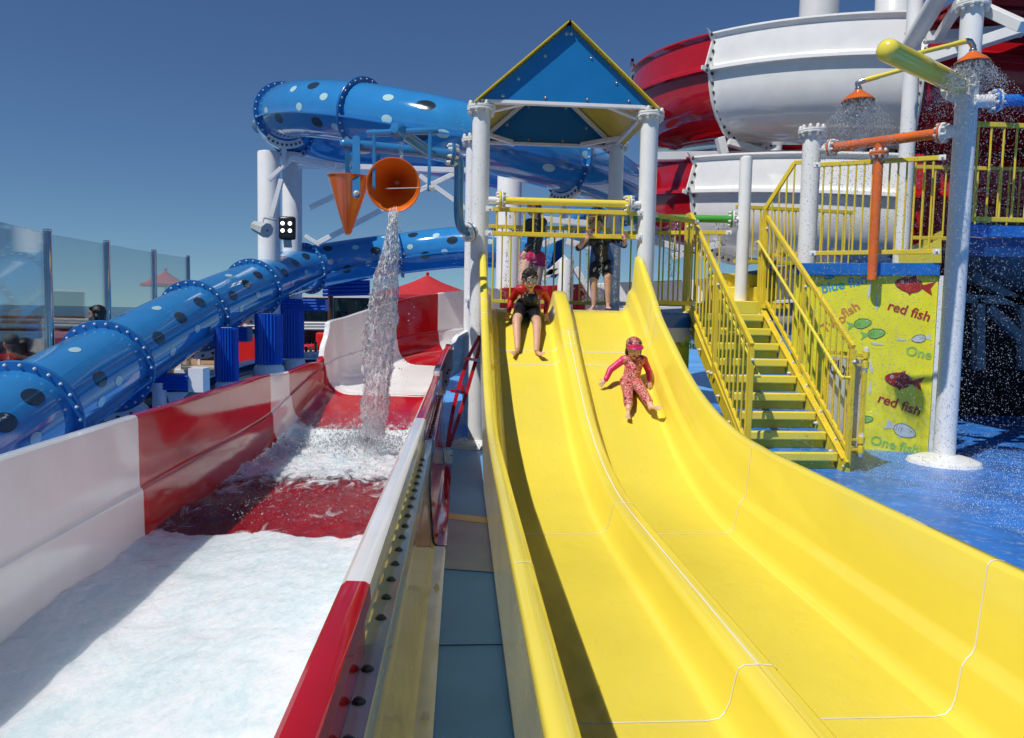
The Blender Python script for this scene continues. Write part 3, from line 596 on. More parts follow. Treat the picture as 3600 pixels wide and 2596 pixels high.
# gate
t = thing('gate', 'folded white gate on yellow hinge post at the stair foot', 'gate', (3.98, 7.0, 0))
for z in (.28, 1.12):
    mb = MB(); mb.lathe([(.026, -.085), (.032, -.08), (.032, -.015), (.02, -.012), (.02, .012), (.032, .015), (.032, .08), (.026, .085)], (3.955, 6.97, z), n=16); mb.box((3.905, 6.985, z + .05), (.09, .03, .02)); mb.box((3.905, 6.985, z - .05), (.09, .03, .02)); o = mb.build('hinge', YPAINT, t)
    bolt(o, (3.955, 6.97, z + .085), (0, 0, 1), BM_W, 1.2); bolt(o, (3.955, 6.97, z - .085), (0, 0, -1), BM_W, 1.2)
mb = MB(); mb.box((3.955, 6.98, .68), (.035, .05, .66)); mb.box((3.955, 7.72, .68), (.035, .05, .92)); mb.box((3.955, 7.35, 1.16), (.035, .74, .04)); mb.box((3.955, 7.35, .2), (.035, .74, .04)); mb.build('gate_frame', YPAINT, t, smooth=0, bevel=.004)
mb = MB(); mb.box((3.955, 7.35, .68), (.012, .68, .88)); o = mb.build('gate_panel', mat('panel_grey_white', (.55, .58, .60), .35), t, smooth=0)
text_obj('Close', .22, inkK, o, V((3.947, 7.40, 1.0)), (0, -1, 0), (0, 0, 1), name='word')
mb = MB(); mb.box((4.10, 8.55, .95), (.07, .05, 1.9)); tag(mb.build('trim_post', WHT, None, smooth=0), 'thin white upright trim behind the stair railing', 'post')

t = thing('printed_board', 'small yellow printed board behind the slide wall left of the stairs', 'panel', (2.5, 9.0, .3))
mb = MB(); mb.box((2.52, 9.02, .74), (.62, .03, 1.05)); o = mb.build('panel', MURY, t, smooth=0)
q = at(2418, 1212, 9.0); text_obj('One', .13, inkG, t, V((q.x, 9.0, q.z)), (1, 0, 0), (0, 0, 1), R(-6))
# =================================================================== red and white flume (left)
#        x     y      z     hl    hr    fillet  halfwidth
C0, W0 = -1.1175, .8325
FL = [(C0, -.6, .012, .83, .83, .07, W0), (C0, 2, .012, .83, .83, .07, W0), (C0, 4.6, .012, .83, .83, .07, W0), (C0, 6.6, .02, .82, .82, .09, W0), (C0, 7.6, .04, .80, .80, .2, W0),
      (-1.12, 8.4, .14, .66, .72, .45, .82), (-1.06, 9.2, .30, .54, .68, .6, .81), (-.99, 9.66, .40, .48, .68, .6, .81), (-.96, 9.80, .43, .86, .68, .6, .81), (-.84, 10.2, .50, .92, .70, .62, .83), (-.42, 10.9, .66, .95, .70, .62, .86), (.2, 11.7, .80, 1.02, .66, .62, .86),
      (1.15, 12.35, .92, 1.04, .6, .62, .86), (2.4, 12.7, 1.02, 1.06, .6, .62, .86), (4.2, 12.8, 1.14, 1.06, .6, .62, .86), (6.6, 12.6, 1.3, 1.06, .6, .62, .86)]
fl = spline(FL, 12)
def flume_ring(i):
    p = fl[i]; a = fl[max(0, i - 1)]; c = fl[min(len(fl) - 1, i + 1)]; t = V((c[0] - a[0], c[1] - a[1], 0)).normalized(); r = V((t.y, -t.x, 0))
    z, hl, hr, fr, w = p[2:7]; pr = []
    def side(h):
        q = [(w + .075, h - .05), (w + .072, h - .008), (w + .06, h), (w + .015, h + .002), (w + .002, h - .01), (w - .002, h - .03)]
        lz = min(.38, h - .12); q += [(w - .004, lz + .03), (w - .008, lz + .008), (w - .022, lz - .006), (w - .026, lz - .03)]
        f = min(fr, lz - .05); ww = w - .03
        for k in range(7): a_ = math.pi / 2 * k / 6; q.append((ww - f + f * math.cos(a_), f - f * math.sin(a_)))
        return q
    Lq = [(-x, y) for x, y in side(hl)]; Rq = side(hr)[::-1]
    return [V((p[0], p[1], z)) + r * x + V((0, 0, y)) for x, y in Lq + Rq], r, t
def find_y(y): return min(range(len(fl)), key=lambda i: abs(fl[i][1] - y) + (0 if fl[i][0] < 1.2 else 50))
cuts = [0, find_y(1.76), find_y(4.68), find_y(7.72), find_y(8.5), find_y(9.68), find_y(11.1), find_y(11.72), find_y(12.3)]
cuts += [cuts[-1] + 13, len(fl) - 1]
t = thing('river_slide', 'open red and white banded flume full of foaming water', 'slide', (-1.09, 4, 0)); RIVER = t
fcol = [RGEL, WGEL, RGEL, WGEL, RGEL, WGEL, RGEL, WGEL, RGEL, WGEL]
for k, (a, c) in enumerate(zip(cuts, cuts[1:])):
    rows = [flume_ring(i)[0] for i in range(a, c + 1)]; mb = MB(); mb.rows(rows); mb.build('flume_section', fcol[k], t, smooth=35)
    # outward joint lip
    if 0 < k < 9:
        ring, r, tt = flume_ring(a); n = len(ring); cc = sum(ring, V()) / n; cc.z += .5
        o_ = [p + (p - cc).normalized() * .06 for p in ring]; rr = [[p + tt * d for p in ring] for d in (-.006, .006)]
        mb = MB(); mb.rows([[p - tt * .008 for p in ring[4:-4]], [p - tt * .008 + ((p - cc).normalized() * .10) for p in ring[4:-4]]]); mb.rows([[p + tt * .008 for p in ring[4:-4]], [p + tt * .008 + ((p - cc).normalized() * .10) for p in ring[4:-4]]])
        # kept thin and only where nothing below the deck shows
        if k >= 4:
            j = mb.build('joint_flange', WGEL, t, smooth=0)
            for q in range(6, n - 6, 2):
                d = (ring[q] - cc).normalized(); bolt(j, ring[q] + d * .055 - tt * .009, -tt, BM_D, .9)
# outside of the right wall: upper skin, bolted ledge, lower hull and foot flange
def hull(y0, y1, m, dx=0.0, low=False):
    W = -.226 + dx; sec = [(W, .79), (W, .707), (W + .004, .702), (W + .055, .70), (W + .057, .69), (-.188 + dx, .46), (-.190 + dx, .42), (-.168 + dx, .09), (-.160 + dx, .04), (-.145 + dx, .022), (-.078 + dx * .5, .018), (-.078 + dx * .5, .004)]
    mb = MB(); mb.rows([[V((x, y, z)) for x, z in (sec[2:] if low else sec)] for y in (y0, y1)]); o = mb.build('outer_hull', m, RIVER, smooth=35)
    return o, W
o1, W1 = hull(1.74, 4.62, CREAM); o0, W0_ = hull(.6, 1.739, CREAM, low=True)
for k in range(21): bolt(o1 if k > 4 else o0, (W1 + .028, 1.06 + k * .139 + (.14 if k > 4 else 0), .701), (0, 0, 1), BM_D, .8)
for y in (2.62, 3.9): bolt(o1, (-.11, y, .019), (0, 0, 1), BM_W, .7)
o2, W2 = hull(4.64, 7.2, RGEL, .012)
for k in range(17): bolt(o2, (W2 + .028, 4.75 + k * .139, .701), (0, 0, 1), BM_D, .8)
for y in (4.95, 5.7): bolt(o2, (-.10, y, .019), (0, 0, 1), BM_W, .7)
o3, W3 = hull(7.22, 7.95, CREAM, .02)
for y, m in ((1.735, RGEL), (4.63, CREAM), (7.21, RGEL)):      # end plates where two sections meet
    mb = MB(); mb.box((-.246, y - .004, .60), (.05, .008, .44)); o = mb.build('end_plate', m, RIVER, smooth=0)
    for z in (.74, .62): bolt(o, (-.248, y - .008, z), (0, -1, 0), BM_S, .6)
mb = MB(); mb.rows([[V((-.214, y, .80)), V((-.214, y, .28))] for y in (.0, 1.70)]); o = mb.build('outer_hull', RGEL, RIVER, smooth=0)
bolt(o, (-.212, 1.42, .66), (1, 0, 0), BM_S, .6)
# water in the river
def foam_at(x, y):
    f = max(0, 1 - abs(y - 7.5) / 1.15) * 1.7 + .5 * max(0, 1 - abs(y - 6.5) / .9)
    if y > 8.2: f *= .6
    return f
RW = foam_caustic_water('river_water', .56, .74, tint=(.95, .99, .99), foam_caustic_col=(.83, .87, .875), bscale=7, strength=.65, attr='foam', stretch=(1.25, .6, 1), fmax=.9, sssw=.75)
rows = []; fo = []
ys = [.0 + 8.75 * k / 420 for k in range(421)]; NX = 88
for y in ys:
    r = []
    for k in range(NX + 1):
        base = .055 + max(0, min(1, (y - 6.0) / 1.6)) * .035 + max(0, (y - 7.7)) ** 1.1 * .22
        w_ = .805 if base < .2 else .76
        x = -1.1175 - w_ + 2 * w_ * k / NX
        n1 = noise.fractal(V((x * 2.2, y * 1.6, 1)), .8, 2.1, 6); n2 = noise.fractal(V((x * 9, y * 7, 5)), .7, 2.1, 4)
        f = foam_at(x, y)
        amp = .013 + .028 * f; edge = max(0, 1 - (x + 1.93) / .35)
        z = base + n1 * amp * .8 + n2 * (.004 + .014 * f) + edge * .035 * (1 + n1)
        r.append(V((x, y, z))); wz = max(0, min(1, (4.76 + n1 * .10 - y) / .05)); fo.append(wz * .42 + (1 - wz) * min(.36, f * .34 + .06 * edge - .025 + n1 * .05))
    rows.append(r)
mb = MB(); mb.rows(rows); o = mb.build('river_water', RW, smooth=180, merge=False, up=True)
at_ = o.data.attributes.new('foam', 'FLOAT', 'POINT'); at_.data.foreach_set('value', fo)
tag(o, 'choppy foaming water running along the red and white flume', 'water', kind='structure')
def drops(name, label, fn, n, rmin, rmax, m=DROP, stretch=1.6):
    """a spray of separate water drops as one mass"""
    t_ = (1 + 5 ** .5) / 2; base = [V(p).normalized() for p in ((1, 0, 0), (-1, 0, 0), (0, 1, 0), (0, -1, 0), (0, 0, 1), (0, 0, -1))]; F = [(0, 2, 4), (2, 1, 4), (1, 3, 4), (3, 0, 4), (2, 0, 5), (1, 2, 5), (3, 1, 5), (0, 3, 5)]
    vs = []; fs = []
    for i in range(n):
        p = fn(i)
        if p is None: continue
        r = rmin + (rmax - rmin) * random.random() ** 3; o = len(vs); q = Matrix.Rotation(random.random() * 6.28, 3, 'Z') @ Matrix.Rotation(random.random() - .5, 3, 'X'); sx = .7 + random.random() * .5
        vs += [V(p) + q @ V((b_.x * r * sx, b_.y * r * sx, b_.z * r * (1 + (stretch - 1) * random.random()))) for b_ in base]; fs += [tuple(k + o for k in f) for f in F]
    me = bpy.data.meshes.new(name); me.from_pydata([tuple(v) for v in vs], [], fs); me.materials.append(m); me.shade_smooth()
    o = bpy.data.objects.new(name, me); COL.objects.link(o); return tag(o, label, 'water spray', kind='stuff')
g = random.gauss
FOAM = mat('foam_white', (.82, .84, .85), .2)
drops('splash_foam', 'white splash thrown up where the bucket water lands', lambda i: (lambda a, r: (-.98 + math.cos(a) * r * 1.3, 7.75 + math.sin(a) * r, .09 + abs(g(0, .10)) * max(0, 1.2 - r)))(random.random() * 6.28, abs(g(0, .42))), 5200, .003, .013)
drops('river_spray', 'fine droplets hopping above the choppy river water', lambda i: (-1.9 + random.random() * 1.6, 4.9 + random.random() * 3, .07 + abs(g(0, .035))), 1800, .002, .007)

# =================================================================== blue tube slide
TU = [(71 - 60, 1600, 5.9), (71, 1475, 6.9), (373, 1290, 8.8), (683, 1112, 11.4), (889, 1016, 13.7), (1080, 945, 16.0), (1405, 893, 17.0), (1700, 868, 16.6), (1960, 905, 16.0)]
tp = [tuple(at(*q)) for q in TU]; tp[0] = (tp[1][0] * 2 - tp[2][0], tp[1][1] * 2 - tp[2][1], tp[1][2] * 2 - tp[2][2])
tp.insert(0, tuple(2 * a - b for a, b in zip(tp[0], tp[1])))
TR = .46
def tube_thing(label, pts, per, cuts, spots, loc, gm=BTUBE, supports=True, r=TR):
    t = thing('tube_slide', label, 'slide', loc); S = [V(p) for p in spline(pts, per)]; N = len(S)
    def fr(i):
        i = max(0, min(N - 1, i)); a = S[max(0, i - 1)]; c = S[min(N - 1, i + 1)]; T = (c - a).normalized(); rt = T.cross(V((0, 0, 1))).normalized(); return S[i], T, rt, rt.cross(T)
    def pos(u, th, rad):   # u along (float index), th from top towards the right-hand side
        i = int(max(0, min(N - 2, u))); f = u - i; a = fr(i); b_ = fr(i + 1); c = a[0].lerp(b_[0], f); rt = a[2].lerp(b_[2], f).normalized(); up = a[3].lerp(b_[3], f).normalized(); T = a[1].lerp(b_[1], f).normalized()
        return c + (up * math.cos(th) + rt * math.sin(th)) * rad, T, (up * math.cos(th) + rt * math.sin(th))
    for a, c in zip(cuts, cuts[1:]):
        rows = []
        for i in range(a, c + 1): p, T, rt, up = fr(i); rows.append([p + (up * math.cos(q) + rt * math.sin(q)) * r for q in [2 * math.pi * k / 48 for k in range(48)]])
        mb = MB(); mb.rows(rows, close=True); sec = mb.build('tube_section', gm, t, smooth=60)
        for th in (R(106), R(-106)):                       # seam where the upper and lower halves are bolted
            mb = MB(); R1 = []; R2 = []
            for i in range(a, c + 1): q, T, d = pos(i, th, r - .005); nn = d.cross(T).normalized(); R1.append([q - nn * .012, q + d * .075 - nn * .012, q + d * .075 + nn * .012, q + nn * .012])
            mb.rows(R1); mb.build('seam_lip', gm, sec, smooth=30)
    for c in cuts[1:-1]:
        p, T, rt, up = fr(c); mb = MB()
        mb.lathe([(r - .01, -.018), (r + .082, -.018), (r + .086, -.012), (r + .086, -.002), (r + .08, -.002), (r + .08, .002), (r + .086, .002), (r + .086, .012), (r + .082, .018), (r - .01, .018)], p, T, 56); f = mb.build('flange', BFLG, t, smooth=35)
        n = 26
        for k in range(n):
            q = 2 * math.pi * (k + .5) / n; d = up * math.cos(q) + rt * math.sin(q)
            bolt(f, p + d * (r + .05) - T * .018, -T, BM_B, .8)
            if d.dot(EYE - p) > -.2 and T.dot(EYE - p) > 0: bolt(f, p + d * (r + .05) + T * .018, T, BM_B, .8)
    for u, th, sa, sb, dk in spots:
        mb = MB(); n = 22; rows = []
        seg = (S[min(N - 1, int(u) + 1)] - S[int(min(u, N - 2))]).length
        for fr_ in (0, .5, 1):
            rows.append([pos(u + sa * fr_ * math.cos(q) / seg, R(th) + sb * fr_ * math.sin(q) / r, r + .003)[0] for q in [2 * math.pi * k / n for k in range(n)]])
        mb.rows(rows, close=True); mb.build('spot', SPOTD if dk else SPOTP, t, smooth=60)
    return t, pos, fr
def idx(pts, per): return per
per = 12
lo_cuts = [0, per * 2, per * 3, per * 4, per * 5, per * 6, per * 7, per * 9]
# pattern of a straight section, angles from the top towards the right side
sp = []
for s in range(1, 9):
    L0 = per * s; rr = random.Random(s)
    if s in (2, 3, 4, 5, 1):
        for f, th in ((.22, 62), (.52, 52), (.80, 44)) if s != 2 else ((.40, 66),): sp.append((L0 + per * f, th, .145, .085, True))
        for f, th in ((.45, 17), (.28, 92), (.60, 82), (.50, 125)): sp.append((L0 + per * f + rr.random() * .6, th, .095, .05, False))
        sp.append((L0 + per * .45, 140, .15, .085, True))
    else:
        for f, th in ((.2, 40), (.35, 110), (.7, 75)): sp.append((L0 + per * f, th, .13, .09, True))
        for f, th in ((.5, 55), (.6, 105), (.15, 80), (.85, 30)): sp.append((L0 + per * f, th, .085, .06, False))
tube_lo, pos_lo, fr_lo = tube_thing('long blue spotted tube slide descending to the lower left', tp, per, lo_cuts, sp, tp[3])
UP = [(2060, 780, 14.2), (2190, 690, 12.9), (2095, 610, 12.0), (1900, 545, 11.35), (1588, 462, 11.2), (1275, 400, 11.9), (1075, 383, 13.0), (990, 408, 14.2), (1010, 452, 15.6), (1180, 500, 16.6), (1500, 540, 16.9), (1800, 600, 16.6)]
up_ = [tuple(at(*q)) for q in UP]
su = []
for u, th, dk in ((2.2, -55, 1), (2.6, -85, 0), (3.15, -70, 1), (3.45, -100, 0), (2.1, -100, 1), (1.45, -80, 0), (1.3, -110, 1), (3.7, -52, 0), (4.2, -62, 1), (4.55, -60, 0), (4.5, -100, 0), (4.0, -108, 0), (4.2, -118, 1), (5.25, -75, 0), (5.5, -50, 1), (5.6, -97, 0), (5.35, -125, 1), (5.8, -60, 0), (6.1, -120, 1), (6.4, -100, 0), (6.3, -150, 0), (5.1, -130, 0), (3.0, -125, 0)):
    su.append((u * per, th, .13 if dk else .085, .085 if dk else .06, bool(dk)))
tube_up, pos_up, fr_up = tube_thing('upper blue spotted tube slide curling behind the tower roof', up_, per, [0, per * 1, int(per * 2.6), per * 5, per * 7 - 3, per * 8 + 2, per * 9 + 6, per * 11], su, up_[4])
# white support cradles under the lower tube joints
def cradle(pos, u, label, below):
    root = thing('tube_cradle', label, 'bracket', pos(u, math.pi, TR)[0]); mb = MB(); rows = []
    for k in range(13):
        th = R(140 + 80 * k / 12); q, T, d = pos(u, th, TR + .10); q2 = pos(u, th, TR + .20)[0]; rows.append([q - T * .03, q2 - T * .03, q2 + T * .03, q + T * .03])
    mb.rows(rows, close=True); mb.build('saddle', WHT, root, smooth=30); q = pos(u, math.pi, TR + .3)[0]
    mb = MB()
    for s in (-1, 1): a = pos(u, math.pi + s * .5, TR + .16)[0]; mb.beam(a, V((a.x, a.y, q.z - .1)), .09, .05)
    mb.beam(V((q.x - .35, q.y, q.z - .1)), V((q.x + .35, q.y, q.z - .1)), .14, .05); mb.build('stand', WHT, root, smooth=0)
    for s in (-.4, -.13, .13, .4):
        a, T, d = pos(u, math.pi + s, TR + .15); bolt(root, a - T * .032, -T, BM_D, 1.3)
    return q
def ribbed(name, parent, c0, r, z0, z1, n=26, m=RBLUE):
    mb = MB(); P_ = []
    for k in range(n * 4): q = 2 * math.pi * k / (n * 4); rr = r + (.012, .021, .012, -.004)[k % 4]; P_.append((math.cos(q) * rr, math.sin(q) * rr))
    mb.rows([[V((c0[0] + x, c0[1] + y, z)) for x, y in P_] for z in (z0, z1)], close=True); return mb.build(name, m, parent, smooth=30)
def ribbed_box(parent, c, size, ax='x', n=4):
    mb = MB(); mb.box(c, size)
    for k in range(n):
        z = c[2] - size[2] / 2 + size[2] * (k + .5) / n
        mb.cyl((c[0] - size[0] / 2, c[1] - size[1] / 2, z), (c[0] + size[0] / 2, c[1] - size[1] / 2, z), size[2] / n * .36, n=8)
    return mb.build('ribbed_pad', RBLUE, parent, smooth=30)
cols = [(797, 10.9, .14, 1152, 1340, 'short blue ribbed post nearest under the tube slide', 3), (945, 12.6, .205, 1103, 1280, 'thick blue ribbed post on a flared white foot', 4), (1026, 14.6, .21, 1088, 1258, 'thick blue ribbed post beside the white flume rim', 5)]
for px, Y, r, yt, yb, lb, k in cols:
    a = at(px, yt, Y); c = at(px, yb, Y); root = thing('padded_post', lb, 'post', (a.x, a.y, 0)); ribbed('padding', root, (a.x, a.y), r, c.z, a.z)
    mb = MB(); mb.lathe([(r * 1.5, 0), (r * 1.45, c.z * .4), (r * 1.15, c.z * .92), (r * .95, c.z - .002)], (a.x, a.y, 0), n=30); mb.build('foot', WHT, root)
    q = cradle(pos_lo, k * per + (0 if k != 3 else 0), 'white saddle bracket under blue tube joint, %s' % ('nearest' if k == 3 else 'middle' if k == 4 else 'farthest'), 0)
    mb = MB(); mb.cyl((a.x, a.y, a.z), (a.x, a.y, min(q.z, a.z + .5) - .1), r * .55); mb.build('neck', WHT, root)
    if k == 5: ribbed_box(root, (a.x + .15, a.y, a.z + .09), (1.05, .4, .22), n=4)
    if k == 4: ribbed_box(root, (a.x - .75, a.y - .05, a.z - .35), (.9, .35, .24), n=4)
p = at(615, 1342, 9.6); root = thing('padded_bracket', 'low blue ribbed bracket under the tube near the flume wall', 'bracket', p)
ribbed_box(root, tuple(p), (.42, .3, .19), n=5); q = at(700, 1335, 9.6); mb = MB(); mb.box(tuple(q), (.18, .25, .3)); mb.cyl(at(560, 1345, 9.5), V((at(560, 1345, 9.5).x, 9.5, 0)), .085); mb.poly([at(585, 1380, 9.5), at(660, 1380, 9.5), at(600, 1440, 9.5)], (0, 1, 0), .05); mb.build('white_post', WHT, root)

# tall white support poles with lattice braces behind
def pole(px, ytop, Y, r, label, ybot=None):
    a = at(px, ytop, Y); root = thing('support_pole', label, 'pole', (a.x, a.y, 0)); z0 = 0 if ybot is None else at(px, ybot, Y).z
    mb = MB(); mb.lathe([(r, z0), (r, a.z - .02), (r * .96, a.z), (0, a.z)], (a.x, a.y, 0), n=32); mb.build('shaft', WHT, root); return root, a
R1, A1 = pole(945, 536, 14.4, .205, 'leftmost tall white pole holding the upper blue tube')
R2, A2 = pole(1027, 540, 15.6, .195, 'second tall white pole just right of the floodlight')
R3, A3 = pole(1793, 590, 13.4, .22, 'thick white pole seen behind the tower\'s left posts')
R4, A4 = pole(1990, 915, 13.0, .14, 'low white pole behind the standing boy\'s railing')
for k, (x, y, Y) in enumerate(((2700, 300, 16), (2855, -120, 17.5), (3120, -120, 17.5))):
    if k == 0: pole(2725, 440, 15.5, .16, 'white pole between the two red and white spiral rings')
    else: pole(x + 32, y, Y, (.44, .42)[k - 1], ('left broad white funnel post above the spiral slide', 'right broad white funnel post above the spiral slide')[k - 1], 350)
t = thing('lattice_brace', 'white angled steel bracing holding the upper blue tube', 'bracing', A1); TR_ = t
def br(a, c, w=.11, Y0=14.2, Y1=None):
    mb = MB(); mb.beam(at(*a, Y0), at(*c, Y1 or Y0), w, w * .8); mb.build('brace', WHT, t, smooth=0, bevel=.006)
br((1047, 582), (1664, 602), .12); br((1047, 567), (1200, 590), .16, 13.6, 14); br((1087, 732), (1262, 648), .10); br((1118, 856), (1347, 736)); br((1347, 736), (1600, 610)); br((1475, 619), (1680, 765)); br((945, 635), (1022, 560), .09, 14.0); br((990, 632), (955, 765), .10, 14.0); br((1073, 830), (1125, 862), .09)
br((1020, 556), (1180, 585), .10, 13.5)
for u in (per * 5, per * 7 - 3, per * 8 + 2, int(per * 2.6)):
    q, T, d = pos_up(u, math.pi, TR + .12); mb = MB(); rows = []
    for k in range(11):
        th = R(145 + 70 * k / 10); a_, T, d = pos_up(u, th, TR + .02); b_ = pos_up(u, th, TR + .15)[0]; rows.append([a_ - T * .03, b_ - T * .03, b_ + T * .03, a_ + T * .03])
    mb.rows(rows, close=True); mb.beam(q, q + V((0, 0, -.28)), .07, .07); o = mb.build('saddle', WHT, t, smooth=30)
    for k in range(8): th = R(150 + 60 * k / 7); a_, T, d = pos_up(u, th, TR + .09); bolt(o, a_ + T * .032, T, BM_D, 1.3); bolt(o, a_ - T * .032, -T, BM_D, 1.3)
t = thing('lattice_brace', 'white steel braces seen through the railing below the roof', 'bracing', A4); 
for a, c in (((1905, 985), (1990, 905)), ((2022, 943), (2112, 1092)), ((1905, 862), (1992, 822)), ((1905, 772), (2075, 788)), ((1990, 850), (2110, 880)), ((1905, 962), (1985, 950))): br(a, c, .13, 13.0)
# floodlight and loudspeaker
c = at(1010, 803, 13.9); t = thing('floodlight', 'black floodlight with four lit lamps between the white poles', 'floodlight', c)
mb = MB(); mb.box(c, (.30, .12, .42)); mb.build('housing', BLACK, t, bevel=.04)
EMI = bpy.data.materials.new('lamp_glow'); EMI.use_nodes = True; EMI.node_tree.nodes['Principled BSDF'].inputs['Emission Color'].default_value = (1, .97, .9, 1); EMI.node_tree.nodes['Principled BSDF'].inputs['Emission Strength'].default_value = 3
for sx in (-.07, .06):
    for sz in (-.05, .08): mb = MB(); mb.lathe([(.034, 0), (.032, .012), (0, .014)], c + V((sx, -.06, sz)), (0, -1, 0), 16); mb.build('lamp', EMI, t)
mb = MB(); mb.beam(c + V((0, .0, -.21)), c + V((0, .05, -.34)), .14, .05); mb.build('bracket', GREYM, t)
c = at(917, 803, 13.6); t = thing('loudspeaker', 'small grey horn loudspeaker on the leftmost white pole', 'loudspeaker', c)
rot = Matrix.Rotation(R(52), 3, 'Z') @ Matrix.Rotation(R(16), 3, 'X')
mb = MB(); vs = []
for y, s_ in ((-.18, .14), (.18, .095)):
    for k in range(8): q = 2 * math.pi * (k + .5) / 8; vs.append(c + rot @ V((math.cos(q) * s_, y, math.sin(q) * s_)))
mb.add(vs, [(k, (k + 1) % 8, 8 + (k + 1) % 8, 8 + k) for k in range(8)] + [tuple(range(8)), tuple(range(8, 16))]); mb.build('horn_body', GREYM, t, smooth=0, bevel=.008)
mb = MB(); mb.lathe([(.085, 0), (.075, -.02), (.03, -.02), (.02, .01), (0, .012)], c + rot @ V((0, -.181, 0)), rot @ V((0, -1, 0)), 20); mb.build('horn_mouth', SHELLG, t)
mb = MB(); mb.beam(c + V((-.02, 0, -.1)), c + V((.04, .05, .19)), .05, .012); mb.beam(c + V((.04, .05, .19)), c + V((.2, .3, .17)), .05, .012); mb.build('bracket', GREYM, t)

# =================================================================== red and white spiral flume (upper right)
CX, CY, CRd = 8.424, 15.0, 5.0
SEC = [(-.06, 0), (.0, 0), (.005, -.03), (-.02, -.05), (-.14, -.20), (-.145, -.215), (-.02, -.56), (.06, -.575), (.065, -.63), (-.10, -.65), (-.12, -.80), (-.17, -1.02), (-.27, -1.24), (-.45, -1.45), (-.7, -1.58), (-.95, -1.64), (-1.35, -1.66), (-1.7, -1.5), (-1.9, -1.1), (-1.95, -.5), (-2.0, -.48), (-2.0, -.46), (-1.92, -.46), (-1.85, -1.05), (-1.62, -1.44), (-1.3, -1.6), (-.9, -1.62), (-.5, -1.56), (-.3, -1.44), (-.13, -1.22), (-.05, -.9), (-.03, -.3), (-.06, 0)]
def ang_of(px):       # angle on the circle of the front-left crossing of the bearing px
    best = None
    for k in range(900):
        q = math.pi * (1.0 + k / 900 * .9) - .15; p = V((CX + CRd * math.cos(q), CY + CRd * math.sin(q), 4)); 
        v = CR.transposed() @ (p - EYE); x = 1800 + FPX * v.x / -v.z
        if q < math.pi * 1.9 and (best is None or abs(x - px) < best[0]): best = (abs(x - px), q)
    return best[1]
def spiral(label, zref, slope, cuts, cols, loc):
    t = thing('spiral_slide', label, 'slide', loc)
    for k, (a, c) in enumerate(zip(cuts, cuts[1:])):
        n = max(4, int((c - a) / .035)); rows = []
        for i in range(n + 1):
            q = a + (c - a) * i / n; z = zref + slope * (q - math.pi * 1.25); rows.append([V((CX + (CRd + x) * math.cos(q), CY + (CRd + x) * math.sin(q), z + y)) for x, y in SEC])
        mb = MB(); mb.rows(rows); s_ = mb.build('flume_section', cols[k], t, smooth=35)
        if k:
            q = a; z = zref + slope * (q - math.pi * 1.25); tt = V((-math.sin(q), math.cos(q), 0)); cc = V((CX + (CRd - 1) * math.cos(q), CY + (CRd - 1) * math.sin(q), z - .5))
            ring = [V((CX + (CRd + x) * math.cos(q), CY + (CRd + x) * math.sin(q), z + y)) for x, y in SEC[2:20]]; out = [p + (p - cc).normalized() * .17 for p in ring]
            mb = MB(); mb.rows([[p - tt * .012 for p in ring], [p - tt * .012 for p in out], [p + tt * .012 for p in out], [p + tt * .012 for p in ring]]); j = mb.build('joint_flange', WGEL, t, smooth=20)
            # bolts spaced along the joint
            L = 0; nxt = .08
            for p, p2, o1_, o2_ in zip(ring, ring[1:], out, out[1:]):
                d = (p2 - p).length
                while nxt <= L + d: f = (nxt - L) / d; bolt(j, p.lerp(p2, f).lerp(o1_.lerp(o2_, f), .55) - tt * .013 , -tt, BM_D, 1.7); bolt(j, p.lerp(p2, f).lerp(o1_.lerp(o2_, f), .55) + tt * .013, tt, BM_D, 1.7); nxt += .14
                L += d
    return t
a1 = ang_of(2487); a2 = ang_of(2437); a3 = 4.32
spiral('upper ring of the big red and white spiral flume', 6.118, -.543, [math.pi * .72, a1, a3, a3 + 1.6], [RGEL, WGEL, RGEL], (CX, CY, 5))
spiral('lower ring of the big red and white spiral flume', 4.111, -.529, [math.pi * .72, a2, a3 - .02, a3 + 1.6], [RGEL, WGEL, RGEL], (CX, CY, 3))
spiral('far red wall of the spiral flume seen between its two rings', 6.95, .05, [math.pi * .08, math.pi * .95], [RGEL], (CX, 20, 6))
t = thing('lattice_brace', 'white braces between the two spiral flume rings', 'bracing', (6, 13, 4))
for a, c, w_, Y_ in (((2305, 552), (2830, 545), .17, 13.0), ((2545, 545), (2530, 485), .16, 12.6), ((2560, 500), (2720, 548), .13, 12.6), ((2660, 540), (2757, 440), .11, 13.0)): br(a, c, w_, Y_)
for a, c in (((2960, 440), (3040, 530)), ((2985, 455), (3060, 540)), ((2300, 850), (2500, 905)), ((2360, 905), (2560, 850))): br(a, c, .14, 12.6)
# shade beyond the platforms, painted as dark stand-in walls
t = thing('shade_wall', 'dark maroon stand-in wall painted as the shaded red flumes at right', 'backdrop', (11, 13, 0))
mb = MB(); mb.box((13.2, 12.6, 2.6), (12.6, .2, 5.2)); mb.build('wall', SHADE_RED, t, smooth=0)  # dark colour paints the shade of the red flume undersides
for k in range(5): mb = MB(); mb.box((13.4, 12.45 - .0, .5 + k * .9), (12.0, .12, .05)); mb.build('rib', SHADE_RED, t, smooth=0)
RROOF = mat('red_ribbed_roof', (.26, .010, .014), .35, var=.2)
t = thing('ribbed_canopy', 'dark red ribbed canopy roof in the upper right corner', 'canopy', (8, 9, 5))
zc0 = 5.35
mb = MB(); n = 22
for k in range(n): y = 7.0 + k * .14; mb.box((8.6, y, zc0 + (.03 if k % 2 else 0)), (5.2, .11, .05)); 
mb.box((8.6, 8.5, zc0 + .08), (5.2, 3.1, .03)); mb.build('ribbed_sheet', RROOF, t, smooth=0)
t2 = t
